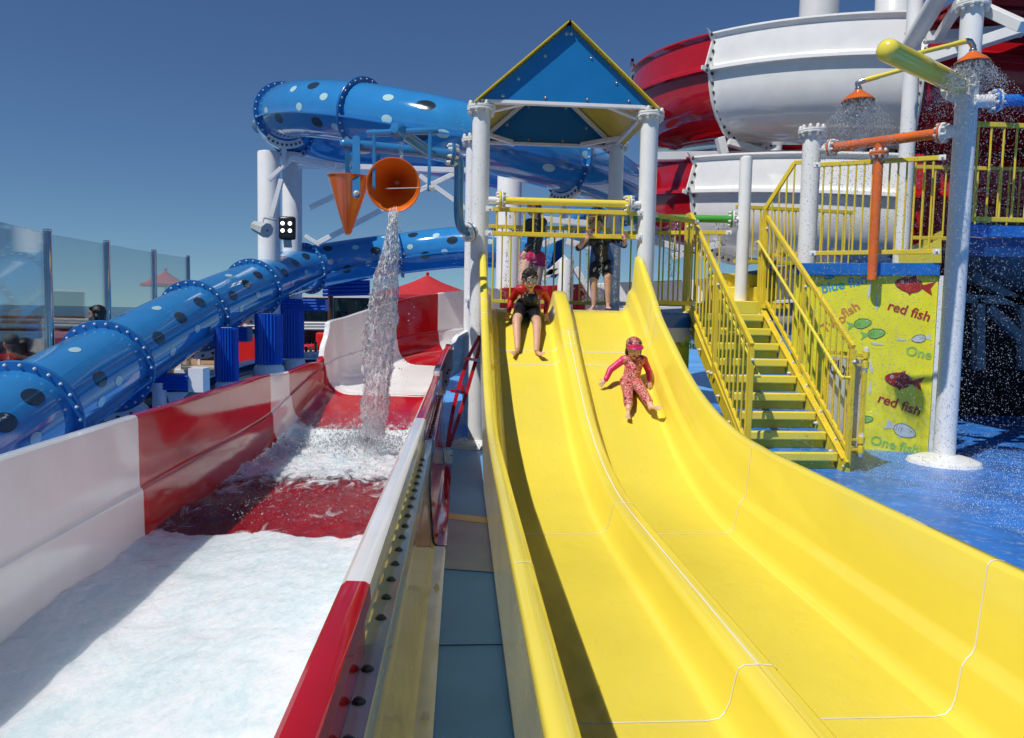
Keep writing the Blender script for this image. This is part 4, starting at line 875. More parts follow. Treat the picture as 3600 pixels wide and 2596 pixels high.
for a, c, w_ in (((3255, 133, 9.6), (3600, 108, 9.2), .13), ((3460, 30, 7.6), (3600, 95, 7.0), .10), ((3200, 230, 9.3), (3600, 100, 8.2), .12), ((3300, 130, 9.4), (3400, -30, 8.2), .10)):
    mb = MB(); mb.beam(at(*a), at(*c), w_, w_); o = mb.build('beam', WHT, t, smooth=0, bevel=.006)
# lower right machinery seen in shade
t = thing('flume_bowl', 'grey underside of a flume bowl in the shade below the platform', 'slide', at(3560, 1000, 10.6))
c = at(3640, 930, 10.6); mb = MB(); mb.lathe([(1.5, .5), (1.38, .1), (1.1, -.2), (.6, -.36), (0, -.4)], c, n=40); mb.build('bowl', SHELLG, t); mb = MB(); mb.lathe([(1.5, .5), (1.62, .52), (1.62, .48), (1.5, .44)], c, n=40); mb.build('bowl_rim', SHELLG, t)
t = thing('lattice_brace', 'grey steel framing in shade under the right platform', 'bracing', at(3500, 1100, 10))
for a, c in (((3380, 1050), (3640, 1062)), ((3410, 965), (3600, 1075)), ((3470, 1080), (3590, 1190)), ((3590, 1075), (3600, 1300)), ((3440, 1300), (3440, 1050))):
    mb = MB(); mb.beam(at(*a, 10.2), at(*c, 10.2), .12, .12); mb.build('brace', SHELLG, t, smooth=0)
mb = MB(); mb.box((9.9, 11.4, 1.15), (9.0, .05, 2.3)); tag(mb.build('shade_sheet', SHADE_BLK, None, smooth=0), 'near-black sheet painted as the deep shade below the entry platform', 'wall')  # dark sheet paints in the shade under the platform
# =================================================================== tipping buckets on a cranked blue pipe
def curve_path(pts, n=8): return [V(p) for p in spline([tuple(p) for p in pts], n)]
t = thing('bucket_arm', 'blue cranked water pipe carrying two orange tipping buckets', 'pipe', at(1645, 815, 8.2))
f0 = at(1648, 817, 8.22); f1 = at(1590, 545, 7.75)
pth = curve_path([f0, at(1622, 800, 8.15), at(1612, 740, 8.0), at(1614, 600, 7.85), at(1608, 565, 7.8), f1], 8)
mb = MB(); mb.tube(pth, .052, 20); mb.build('riser_pipe', BPIPE, t)
fl_ax = (f0 - at(1690, 800, 8.32)).normalized(); flange(t, f0, fl_ax, .105, BPIPE, WHT, 8, 1.0); flange(t, f1, (f1 - at(1500, 530, 7.7)), .115, BPIPE, BPIPE, 8, 1.0)
mb = MB(); mb.cyl(f0, at(1690, 805, 8.32), .06); mb.build('stub', WHT, t)
e1 = at(1212, 508, 7.6)
mb = MB(); d = (f1 - e1).normalized(); mb.lathe([(0, -.05), (.035, -.045), (.052, -.02), (.055, 0), (.055, (f1 - e1).length)], e1, d, 20); mb.build('main_pipe', BPIPE, t)
J = at(1400, 460, 7.1); K = at(1515, 540, 7.68)
mb = MB(); mb.cyl(K, J, .055); mb.lathe([(0, -.075), (.045, -.07), (.075, -.03), (.078, .03), (.06, .075), (.05, .08)], J, (K - J), 20); mb.build('branch_pipe', BPIPE, t)
c0, c1 = at(1289, 471, 7.1), at(1541, 459, 7.1)
mb = MB(); mb.cyl(c0, c1, .033); mb.build('cross_bar', BPIPE, t)
mb = MB(); mb.cyl(J, at(1411, 500, 7.1), .025); mb.cyl(at(1240, 520, 7.6), at(1236, 548, 7.6), .022); mb.build('spout', BPIPE, t)
def strap(name, a, c, wd, nrm, th=.018):
    a, c = V(a), V(c); dd = (c - a).normalized(); nrm = V(nrm).normalized(); s = dd.cross(nrm).normalized(); pts = []
    for k in range(9): q = math.pi * k / 8; pts.append(a - dd * math.sin(q) * wd / 2 + s * math.cos(q) * wd / 2)
    for k in range(9): q = math.pi * k / 8; pts.append(c + dd * math.sin(q) * wd / 2 - s * math.cos(q) * wd / 2)
    mb = MB(); mb.poly([p - nrm * th / 2 for p in pts], nrm, th); return mb.build(name, BPIPE, t, smooth=0, bevel=.003)
# near bucket hangers (front and back of the main pipe)
h1 = strap('hanger', at(1253, 490, 7.52), at(1253, 685, 7.38), .075, (0, 1, 0)); strap('hanger', at(1226, 530, 7.75), at(1226, 660, 7.82), .07, (0, 1, 0))
bolt(h1, at(1253, 680, 7.37), (0, -1, 0), BM_W, 1.2)
h2 = strap('hanger', at(1316, 466, 7.1), at(1316, 655, 7.1), .055, (1, 0, 0), .030); h3 = strap('hanger', at(1512, 455, 7.1), at(1508, 665, 7.1), .055, (1, 0, .0), .030)
def bucket(label, c, axis, r, L, tip_r=.02):
    """cone with its rim centre at c, opening along axis"""
    root = thing('tipping_bucket', label, 'bucket', c); ax = V(axis).normalized(); mb = MB()
    mb.lathe([(0, -L - .01), (tip_r, -L), (tip_r * 1.6, -L * .97), (r - .004, -.012), (r + .006, -.006), (r + .008, .004), (r, .006), (r - .010, -.004), (tip_r, -L * .94), (0, -L * .93)], c, ax, 40)
    mb.build('cone', ORG, root, smooth=35); return root
b1c = at(1229, 622, 7.6); bucket('orange cone bucket hanging upright under the blue pipe', b1c, (.03, -.03, 1), .215, .57, .022)
b2c = at(1383, 651, 7.1); ax2 = V((.02, -.93, -.20)); B2 = bucket('orange bucket tipped toward the viewer and pouring water', b2c, ax2, .245, .52, .022)
mb = MB(); mb.cyl(at(1355, 664, 7.15), at(1505, 660, 7.1), .0045, n=8); o = mb.build('axle', GREYM, B2); bolt(o, at(1510, 661, 7.09), (1, 0, 0), BM_W, 1.2)

# falling water from the tipped bucket
def watermat(name, bscale=26, white=.28):
    m = bpy.data.materials.new(name); m.use_nodes = True; n = m.node_tree.nodes; l = m.node_tree.links; n.clear(); o = n.new('ShaderNodeOutputMaterial')
    tc = n.new('ShaderNodeTexCoord'); mp = n.new('ShaderNodeMapping'); mp.inputs['Scale'].default_value = (1, 1, .35); l.new(tc.outputs['Object'], mp.inputs[0])
    nb = n.new('ShaderNodeTexNoise'); nb.inputs['Scale'].default_value = bscale; nb.inputs['Detail'].default_value = 5; nb.inputs['Distortion'].default_value = 1; l.new(mp.outputs[0], nb.inputs['Vector'])
    bp = n.new('ShaderNodeBump'); bp.inputs['Strength'].default_value = 1; bp.inputs['Distance'].default_value = .012; l.new(nb.outputs[0], bp.inputs['Height'])
    gl = n.new('ShaderNodeBsdfGlass'); gl.inputs['IOR'].default_value = 1.33; gl.inputs['Roughness'].default_value = .03; gl.inputs[0].default_value = (.96, .98, 1, 1); l.new(bp.outputs[0], gl.inputs['Normal'])
    t_ = n.new('ShaderNodeBsdfTransparent'); t_.inputs[0].default_value = (.95, .97, .99, 1); mx = n.new('ShaderNodeMixShader'); mx.inputs[0].default_value = .55; l.new(gl.outputs[0], mx.inputs[1]); l.new(t_.outputs[0], mx.inputs[2])
    g = n.new('ShaderNodeBsdfPrincipled'); g.inputs['Base Color'].default_value = (.8, .83, .86, 1); g.inputs['Roughness'].default_value = .15; l.new(bp.outputs[0], g.inputs['Normal'])
    mr = n.new('ShaderNodeMapRange'); mr.inputs[1].default_value = .54; mr.inputs[2].default_value = .64; mr.inputs[4].default_value = .7; l.new(nb.outputs[0], mr.inputs[0])
    m2 = n.new('ShaderNodeMixShader'); l.new(mr.outputs[0], m2.inputs[0]); l.new(mx.outputs[0], m2.inputs[1]); l.new(g.outputs[0], m2.inputs[2]); l.new(m2.outputs[0], o.inputs[0]); return m
FALLW = watermat('falling_water')
WC = [(1382, 742, 6.98, 30), (1380, 800, 6.98, 40), (1374, 880, 6.99, 58), (1361, 950, 7.0, 74), (1350, 1040, 7.02, 92), (1340, 1130, 7.05, 104), (1333, 1230, 7.1, 112), (1326, 1330, 7.15, 106), (1318, 1420, 7.2, 96), (1314, 1500, 7.3, 90), (1310, 1530, 7.35, 86)]
s = spline(WC, 22); mb = MB(); rows = []
for i, (px, py, Y, wd) in enumerate(s):
    c = at(px, py, Y); c0_ = at(px + wd / 2, py, Y); hw = (c0_ - c).length; r = []
    for k in range(72):
        q = 2 * math.pi * k / 72; d = V((math.cos(q), math.sin(q) * .45, 0)); zz = c.z
        nz = noise.fractal(V((d.x * 2.6, d.y * 2.6, zz * 4.2)), .7, 2.1, 5) * .30 + noise.noise(V((d.x * 7, d.y * 7, zz * 9))) * .10; r.append(c + d * hw * (.92 + nz))
    rows.append(r)
def strand(i):
    k = random.randrange(len(s)); px, py, Y, wd = s[k]; a = random.random() * 6.28; rr = wd * .5 * (random.random() ** .4); p = at(px + math.cos(a) * rr, py + g(0, 8), Y); return (p.x, p.y + math.sin(a) * .05, p.z)
drops('falling_glitter', 'bright torn strands glittering through the falling bucket water', strand, 3600, .0014, .0050, FOAM, stretch=10)
mb.rows(rows, close=True); o = mb.build('falling_water', FALLW, smooth=180); tag(o, 'glittering column of water pouring from the tipped orange bucket', 'water', kind='stuff')
drops('falling_spray', 'loose drops flying off the falling column of bucket water', lambda i: (lambda k: (lambda p: at(p[0] + g(0, p[3] * .42), p[1] + g(0, 12), p[2] + g(0, .12)))(s[k]))(random.randrange(10, len(s))), 1500, .002, .008)
for (px, py, Y, l_, lb) in ((1238, 550, 7.6, 75, 'thin jet falling into the upright bucket'), (1411, 502, 7.1, 60, 'thin jet falling into the tipped bucket')):
    mb = MB(); rows = []
    for i in range(26):
        f = i / 25; c = at(px + math.sin(f * 9) * 1.5, py + l_ * f, Y); rows.append([c + V((math.cos(q), math.sin(q), 0)) * (.026 - .012 * f) * (1 + .35 * noise.noise(V((q, f * 14, px)))) for q in [2 * math.pi * k / 14 for k in range(14)]])
    mb.rows(rows, close=True); o = mb.build('water_jet', FALLW, smooth=180); tag(o, lb, 'water', kind='stuff')
# =================================================================== showers at the right
def shower_head(parent, c, r=.145, tilt=(0, 0, 1)):
    mb = MB(); mb.lathe([(r, -.085), (r * 1.0, -.075), (r * .8, -.045), (r * .45, -.01), (r * .3, .012), (.03, .02), (0, .02)], c, tilt, 36); mb.lathe([(r, -.085), (r * .9, -.075), (r * .5, -.07), (0, -.07)], c, tilt, 36); return mb.build('shower_head', ORG, parent, smooth=30)
t = thing('shower_arm', 'fat yellow capped pipe with two thin arms and orange shower heads', 'shower', at(3370, 300, 7.2)); SHW = t
ya, yb_ = at(3372, 300, 7.25), at(3122, 178, 6.15); d = (yb_ - ya); Ld = d.length
mb = MB(); mb.lathe([(.092, 0), (.092, Ld), (.088, Ld + .03), (.065, Ld + .062), (.03, Ld + .076), (0, Ld + .078)], ya, d, 32); mb.build('main_pipe', YEL, t)
flange(t, ya, d, .165, YEL, WHT, 10, 1.2); mb = MB(); mb.cyl(ya - d.normalized() * .02, V((RC[0], RC[1], ya.z - .05)), .08); mb.build('stub', WHT, t)
hd = []
for (a, b_, hpx) in (((3210, 192, 6.5), (3392, 147, 6.6), (3420, 190, 6.62)), ((3175, 245, 6.62), (3040, 283, 6.75), (3018, 325, 6.77))):
    A, B_, H_ = at(*a), at(*b_), at(*hpx); mb = MB(); mb.cyl(A, B_, .021, n=14); dd = (B_ - A).normalized(); mb.cyl(B_ - dd * .12, B_, .025, n=14); mb.build('thin_arm', YEL, t)
    e = B_ + dd * .06 + V((0, 0, -.01)); mb = MB(); mb.tube([B_ - dd * .005, B_ + dd * .03, e, V((H_.x, H_.y, e.z - .04)), V((H_.x, H_.y, H_.z + .01))], .026, 14); mb.lathe([(.03, 0), (.033, .01), (.03, .02)], (H_.x, H_.y, H_.z + .02), n=16); mb.build('elbow', STEEL, t); shower_head(t, H_ + V((0, 0, -.0))); hd.append(H_)
def spray(c, n, spread, label, drop=2.2, power=.8, r0=.12):
    def fn(i):
        f = random.random() ** power; a = random.random() * 6.28; q = math.sqrt(random.random()); z = f * drop
        rr = r0 * q + spread * q * (1 - math.exp(-z * 2.2)); return (c.x + math.cos(a) * rr + g(0, .02), c.y + math.sin(a) * rr + g(0, .02), c.z - .08 - z)
    drops('shower_spray', label, fn, n, .0020, .0060)
spray(hd[0], 9000, .48, 'dense spray of drops under the right orange shower head', 4.0, 1.75)
spray(hd[1], 8000, .40, 'dense spray of drops under the left orange shower head', 4.0, 1.75)
for c_, lb in ((hd[0], 'lacy white burst of water just under the right shower head'), (hd[1], 'lacy white burst of water just under the left shower head')):
    def fn(i, c_=c_):
        a = random.random() * 6.28; z = abs(g(0, .19)); q = random.random() ** .5; rr = (.13 + z * .85) * q; cl = noise.noise(V((math.cos(a) * 5, math.sin(a) * 5, z * 8 - q * 3 + c_.x)))
        return (c_.x + math.cos(a) * rr, c_.y + math.sin(a) * rr, c_.z - .08 - z) if cl > -.08 else None
    drops('shower_burst', lb, fn, 8500, .0018, .0055, stretch=2.6)
drops('drifting_spray', 'drifting drops of shower water in front of the mural and platform', lambda i: (lambda p: p)(tuple(at(2860 + random.random() ** .8 * 740, 380 + random.random() * 1150, 4.6 + random.random() * 3.1))), 6000, .0013, .0042)
drops('drifting_spray', 'sparse drops in the air around the left tower post', lambda i: tuple(at(1640 + g(0, 45), 360 + random.random() * 1000, 8 + g(0, .3))), 700, .0018, .006)
drops('floor_splash', 'low mist of splashing drops over the wet blue floor', lambda i: (3.9 + random.random() * 3.4, 4.4 + random.random() * 3.9, .01 + abs(g(0, .05)) * random.random()), 16000, .0014, .0042, FOAM)
# orange pipe with its down spout
oa, oc = at(2925, 520, 8.58), at(3312, 468, 7.58)
t = pipe_thing('spray_pipe', 'orange pipe with drooping open spout between two white posts', 'pipe', [oa, oc], .055, ORG, [(oa, oc - oa, .10, WHT, 8), (oc, oc - oa, .105, WHT, 8)])
J_ = oa.lerp(oc, .46); dn = V((4.45, 8.10, at(3070, 985, 8.1).z)); fj = V((J_.x, J_.y, J_.z - .14))
mb = MB(); mb.cyl(J_, fj, .048); mb.tube([fj, V((J_.x, J_.y, dn.z))], .052, 20, caps=False); mb.tube([fj, V((J_.x, J_.y, dn.z))], .046, 20, caps=False); mb.build('down_spout', ORG, t); flange(t, fj, (0, 0, 1), .10, ORG, ORG, 8)
mb = MB(); dd = (oc - oa).normalized(); mb.cyl(oa, oa - dd * .2, .06); mb.build('stub', WHT, t); mb = MB(); mb.cyl(oc, oc + dd * .22, .065); mb.build('stub', WHT, t)
ba, bc = at(3500, 355, 7.35), at(3640, 350, 7.3)
t = pipe_thing('spray_pipe', 'blue pipe flanged to the right of the tall white post', 'pipe', [ba, ba + (bc - ba) * 3], .058, mat('pipe_bright_blue', (.01, .16, .58), .2, coat=.5), [(ba, bc - ba, .115, WHT, 8)])
mb = MB(); mb.cyl(ba - (bc - ba).normalized() * .22, ba, .065); mb.build('stub', WHT, t)

# dribbling streams under the spray bar
zb_ = zs
for k, px in enumerate((1795, 1842, 1890, 1938, 2026, 2075, 2120, 2170)):
    c = at(px, 718, 8.28); rr = random.Random(k); L = 1.05
    def fn(i, c=c, rr=rr):
        f = random.random() ** .8; return (c.x - .05 * f * (1 if k < 6 else 0) + g(0, .004 + .012 * f), c.y + g(0, .006), c.z - .04 - f * L)
    drops('spray_stream', 'thin broken stream falling from the yellow spray bar', fn, 170, .003, .007, stretch=2.6)
for px, Y in ((2370, 9.8), (2535, 9.7)):
    c = at(px, 775, Y)
    drops('spray_stream', 'splashy broken stream falling below the green pipe', lambda i, c=c: (c.x + g(0, .05), c.y + g(0, .03), c.z - random.random() * .75), 330, .003, .010, stretch=2.2)

# =================================================================== left background: windscreen, rails, furniture, ship's side
t = thing('windscreen', 'tall clear glass wind screen with chrome posts at left', 'glass screen', (-6, 12, 0)); WS = t
wp = [(None, 7.2, -5.05, 2.5)] + [(px, Y, None, zt) for px, Y, zt in ((171, 10.0, 2.53), (378, 12.4, 2.62), (543, 15.6, 2.70), (662, 19.5, 2.82))]
pts = []
for px, Y, x, zt in wp:
    if px: a = at(px, 1000, Y); x = a.x; zt = at(px, {171: 806, 378: 846, 543: 878, 662: 899}[px], Y).z
    pts.append((x, Y, zt))
x, Y, z = pts[0]; 
for k, (x, Y, zt) in enumerate(pts):
    if k == 0: continue
    mb = MB(); mb.lathe([(.05, 0), (.05, zt - .012), (.045, zt), (0, zt)], (x, Y, 0), n=24); mb.lathe([(.055, 0), (.055, .02)], (x, Y, zt - .03), n=24); mb.build('post', CHROME, WS)
for (x0, y0, z0), (x1, y1, z1) in zip(pts, pts[1:]):
    a, c = V((x0, y0, 0)), V((x1, y1, 0)); d = (c - a).normalized(); a += d * .05; c -= d * .05; nn = V((d.y, -d.x, 0)) * .008
    mb = MB(); zt0, zt1 = z0 - .06, z1 - .06; mb.add([a + nn, c + nn, c + nn + V((0, 0, zt1)), a + nn + V((0, 0, zt0)), a - nn, c - nn, c - nn + V((0, 0, zt1)), a - nn + V((0, 0, zt0))], [(0, 1, 2, 3), (7, 6, 5, 4), (0, 4, 5, 1), (1, 5, 6, 2), (2, 6, 7, 3), (3, 7, 4, 0)]); mb.build('pane', GLASS, WS, smooth=0)
t = thing('ship_bulwark', 'dark ship side wall beyond the glass wind screen', 'wall', (-9.3, 12, 0)); mb = MB(); mb.box((-9.35, 14, .30), (.2, 36, .9)); mb.build('wall', NAVY, t)
t = thing('handrail', 'two polished wooden rails and a dark rail along the ship side', 'railing', (-7.9, 10, 0))
for py, r_, m in ((1117, .026, BRASS), (1135, .026, BRASS), (1160, .03, BROWN)):
    a = at(-400, py - 6, 12.2); c = at(300, py, 13.2); mb = MB(); mb.cyl(a, c, r_, n=10); mb.build('rail', m, t)
for px in (-60, 140, 250): a = at(px, 1115, 12.8); mb = MB(); mb.cyl((a.x, a.y, 0), a, .02, n=8); mb.build('stanchion', STEEL, t)
t = thing('white_guard_rail', 'white horizontal guard rails in front of dark glass at left', 'railing', at(1100, 1140, 19))
for py in (1137, 1147, 1157): mb = MB(); mb.cyl(at(820, py - 2, 18.6), at(1200, py, 18.6), .03 if py == 1137 else .02, n=8); mb.build('rail', WHT, t)
t = thing('dark_glass_screen', 'tinted deck glass panels beyond the red armchairs', 'glass screen', at(1100, 1100, 20))
for a, c in (((690, 1130), (860, 1270)), ((870, 1130), (1055, 1250)), ((1062, 1043), (1158, 1140)), ((1166, 1045), (1400, 1140)), ((1062, 1160), (1400, 1230))):
    p_, q_ = at(*a, 20), at(*c, 20); mb = MB(); mb.box((p_ + q_) / 2, (abs(q_.x - p_.x), .03, abs(p_.z - q_.z))); mb.build('pane', DGLASS, t, smooth=0)
for a, c in (((1055, 1042), (1400, 1045)), ((862, 1130), (862, 1275)), ((1168, 1040), (1168, 1150)), ((700, 1128), (700, 1290))): mb = MB(); mb.beam(at(*a, 19.9), at(*c, 19.9), .06, .06); mb.build('frame', WHT, t, smooth=0)
t = thing('low_pool_wall', 'dark curved low wall with pale blue cap behind the posts', 'wall', at(800, 1300, 12))
pw = [at(300, 1400, 9.6), at(560, 1358, 10.4), at(750, 1312, 11.7), at(905, 1266, 13.6), at(1100, 1258, 15.5), at(1180, 1262, 17)]
ps = [V(p) for p in spline([tuple(p) for p in pw], 8)]
mb = MB(); mb.rows([[V((p.x, p.y, 0)), V((p.x, p.y, p.z - .03))] for p in ps]); mb.build('wall', NAVY, t, smooth=60, solid=.1)
mb = MB(); rows = []
for i, p in enumerate(ps): rows.append([p + V((-.14, .14, -.03)), p + V((.1, -.10, -.03)), p + V((.1, -.10, 0)), p + V((-.14, .14, 0))])
mb.rows(rows, close=True); mb.build('cap', LBLUE, t, smooth=30)
t = thing('life_box', 'cream deck cabinet beyond the tube slide', 'cabinet', at(640, 1330, 13)); p = at(640, 1325, 13); mb = MB(); mb.box((p.x, 13.2, .25), (1.6, .4, .5)); mb.build('body', mat('tan_cabinet', (.45, .36, .24), .5), t, bevel=.02)
def armchair(label, c, rz, s=1):
    root = thing('armchair', label, 'armchair', c); M = Matrix.Translation(c) @ Matrix.Rotation(R(rz), 4, 'Z')
    def bx(n, cc, sz): mb = MB(); mb.box(M @ V(cc), sz, M.to_3x3()); mb.build(n, REDPL, root, bevel=.05)
    bx('seat', (0, 0, .3), (.8, .7, .3)); bx('backrest', (0, .33, .55), (.85, .16, .85)); bx('arm', (-.4, 0, .4), (.14, .75, .6)); bx('arm', (.4, 0, .4), (.14, .75, .6))
p = at(880, 1255, 16.2); armchair('red armchair with its back to us, left of the thick ribbed post', V((p.x, 16.2, 0)), 175)
p = at(1118, 1230, 17.5); armchair('red armchair beside the white table with drinks', V((p.x + .15, 17.6, 0)), -20)
p = at(1062, 1240, 16.5); armchair('red armchair mostly hidden behind the ribbed post', V((p.x - .25, 17.0, 0)), 90)
p = at(1098, 1236, 16.2); t = thing('deck_table', 'low white rounded table holding drinks', 'table', (p.x, 16.2, 0)); mb = MB(); mb.lathe([(.12, 0), (.34, .05), (.36, p.z - .1), (.40, p.z - .02), (.38, p.z), (0, p.z)], (p.x, 16.2, 0), n=28); mb.build('table_body', WHT, t)
tz = p.z; q = V((at(1110, 1235, 16.1).x, 16.1, tz)); t = thing('drink_bottle', 'green flask standing on the white table', 'bottle', q); mb = MB(); mb.lathe([(0, 0), (.035, 0), (.035, .09), (.03, .11), (.036, .14), (.034, .17)], q, n=16); mb.build('body', mat('green_bottle', (.01, .18, .06), .15, coat=.5), t); mb = MB(); mb.lathe([(.034, .17), (.03, .21), (0, .215)], q, n=16); mb.build('cap', BLACK, t)
for px, lb, m in ((1092, 'clear plastic cup of yellow drink on the white table', (.6, .45, .15)), (1076, 'dark cola glass on the white table', (.08, .03, .02))):
    q = V((at(px, 1235, 16.0).x, 16.0, tz)); t = thing('drink_cup', lb, 'cup', q); mm_ = mat('drink_' + str(px), m, .2); mb = MB(); mb.lathe([(0, 0), (.03, 0), (.038, .11), (.034, .11), (0, .08)], q, n=14); mb.build('glass', mm_, t); mb = MB(); mb.cyl(q + V((0, 0, .05)), q + V((.02, 0, .2)), .004, n=6); mb.build('straw', WHT, t)
def parasol(label, c, r, h, tiers=2):
    root = thing('parasol', label, 'umbrella', (c.x, c.y, 0)); mb = MB(); n = 8; st = (c + V((0, 0, 0)))
    for r0, r1, z0, z1 in ((.02, r * .42, 0, -h * .48), (r * .36, r, -h * .42, -h * .95)):
        rows = []
        for j in range(5):
            f = j / 4; row = []
            for k in range(n * 4): q = 2 * math.pi * k / (n * 4); sc = 1 - .035 * math.sin((k % 4) / 4 * math.pi) ; row.append(c + V((math.cos(q), math.sin(q), 0)) * (r0 + (r1 - r0) * f) * sc + V((0, 0, z0 + (z1 - z0) * f - .02 * math.sin(f * math.pi))))
            rows.append(row)
        rows.append([p + V((0, 0, -.09)) for p in rows[-1]]) if r1 == r else None
        mb.rows(rows, close=True)
    mb.build('canopy', FABR, root, smooth=25); mb = MB(); mb.cyl((c.x, c.y, 0), c, .03, n=12); mb.build('pole', BROWN, root); mb = MB(); mb.ball(c + V((0, 0, .04)), .05); mb.build('finial', FABR, root)
parasol('red tiered parasol rising above the red flume wall', at(1503, 968, 21), 1.65, .62)
parasol('red parasol seen through the glass wind screen', at(583, 952, 27), .85, .5)
p0, p1 = at(1135, 1016, 17.0), at(1300, 1012, 17.0); t = thing('padded_beam', 'horizontal blue ribbed beam below the far tube', 'beam', p0); 
for k in range(4): z = -.13 + k * .085; mb = MB(); mb.cyl(p0 + V((0, 0, z)), p1 + V((0, 0, z)), .045, n=12); mb.build('ribbed_pad', RBLUE, t)
p = at(1162, 1040, 17.2); t = tag((lambda mb: (mb.cyl((p.x, p.y, 0), p, .06), mb.build('beam_post', BROWN, None))[1])(MB()), 'thin dark brown post under the ribbed beam', 'post')
# leaning red steel frame between the flume and tower
t = thing('leaning_frame', 'narrow red steel frame leaning between the flume and tower post', 'frame', (0, 8, 0))
pa, pb_ = at(1697, 1180, 8.0), at(1578, 1572, 7.55)
for o1_, o2_ in ((0, 0), (-.09, .0)):
    mb = MB(); mb.rows([[V(p) + V((dx, dy, 0)) for dx, dy in ((-.02, -.02), (.02, -.02), (.02, .02), (-.02, .02))] for p in curve_path([pa + V((o1_ * .3, 0, 0)), at(1672, 1270, 7.9) + V((o1_, 0, 0)), at(1628, 1420, 7.75) + V((o1_, 0, 0)), pb_ + V((o1_ * .2, 0, 0))], 6)], close=True); mb.build('upright', RGEL, t, smooth=30)
for a, c in (((1640, 1262, 7.6), (1680, 1268, 7.9)), ((1592, 1375, 7.4), (1628, 1380, 7.8)), ((1628, 1352, 7.7), (1622, 1385, 7.7))): mb = MB(); mb.beam(at(*a), at(*c), .05, .03); mb.build('cross_piece', RGEL, t, smooth=0)
# =================================================================== people
def remesh(name, prims, m, parent, vox=.006, sm=4):
    """fuse tapered limbs and rounded masses into one continuous skin"""
    mb = MB()
    for p in prims:
        if p[0] == 'c':
            a, c, r0, r1 = V(p[1]), V(p[2]), p[3], p[4]; mb.tube([a, a.lerp(c, .5), c], [r0, (r0 + r1) / 2, r1], 12); mb.ball(a, r0 * 1.0, 10); mb.ball(c, r1 * 1.0, 10)
        else: mb.ball(p[1], p[2], 14, rot=p[3] if len(p) > 3 else None)
    me = bpy.data.meshes.new(name); me.from_pydata(mb.v, [], mb.f); o = bpy.data.objects.new(name, me); COL.objects.link(o)
    a = o.modifiers.new('r', 'REMESH'); a.mode = 'VOXEL'; a.voxel_size = vox; b_ = o.modifiers.new('s', 'SMOOTH'); b_.iterations = sm; b_.factor = .5
    dg = bpy.context.evaluated_depsgraph_get(); dg.update(); me2 = bpy.data.meshes.new_from_object(o.evaluated_get(dg)); bpy.data.objects.remove(o); me2.materials.clear(); me2.materials.append(m); me2.shade_smooth()
    q = bpy.data.objects.new(name, me2); COL.objects.link(q); adopt(q, parent); return q
def hand(wr, fwd, nrm, s, side, curl=.35):
    """palm with four unequal bent fingers and a side thumb; nrm is the palm's normal"""
    f = V(fwd).normalized(); n = V(nrm); n = (n - f * n.dot(f)).normalized(); x = f.cross(n) * side; pr = []
    pc = wr + f * .045 * s; M = Matrix((x, f, n)).transposed(); pr.append(('e', pc, (.032 * s, .042 * s, .014 * s), M)); pr.append(('c', wr, wr + f * .03 * s, .017 * s, .017 * s))
    for k, (off, ln) in enumerate(((-.024, .052), (-.008, .062), (.009, .058), (.024, .045))):
        a = wr + f * .075 * s + x * off * s; sp = f + x * off * 6; b_ = a + (sp * math.cos(curl * .5) - n * math.sin(curl * .5)).normalized() * ln * .55 * s; c = b_ + (sp * math.cos(curl * 1.6) - n * math.sin(curl * 1.6)).normalized() * ln * .5 * s
        pr += [('c', a - f * .02 * s, b_, .0075 * s, .0068 * s), ('c', b_, c, .0068 * s, .0055 * s)]
    a = wr + f * .025 * s - x * .024 * s; b_ = a + (f * .6 - x * .8 - n * .2).normalized() * .035 * s; pr += [('c', a, b_, .010 * s, .008 * s), ('c', b_, b_ + (f * .9 - x * .4 - n * .3).normalized() * .026 * s, .008 * s, .0062 * s)]
    return pr
def foot(heel, toe, up, s):
    f = (V(toe) - V(heel)); L = f.length; f.normalize(); u = V(up); u = (u - f * u.dot(f)).normalized(); x = f.cross(u); M = Matrix((x, f, u)).transposed(); heel = V(heel); pr = []
    pr.append(('e', heel + f * L * .12, (.026 * s, .034 * s, .028 * s))); pr.append(('c', heel + f * L * .15 + u * .008, heel + f * L * .72, .026 * s, .020 * s)); pr.append(('e', heel + f * L * .68, (.038 * s, L * .24, .018 * s), M))
    for k in range(5): pr.append(('e', heel + f * L * (.97 - abs(k - 1) * .035) + x * (k - 2) * .0155 * s, (.0095 * s * (1.25 if k == 0 else 1), .016 * s, .010 * s), M))
    return pr
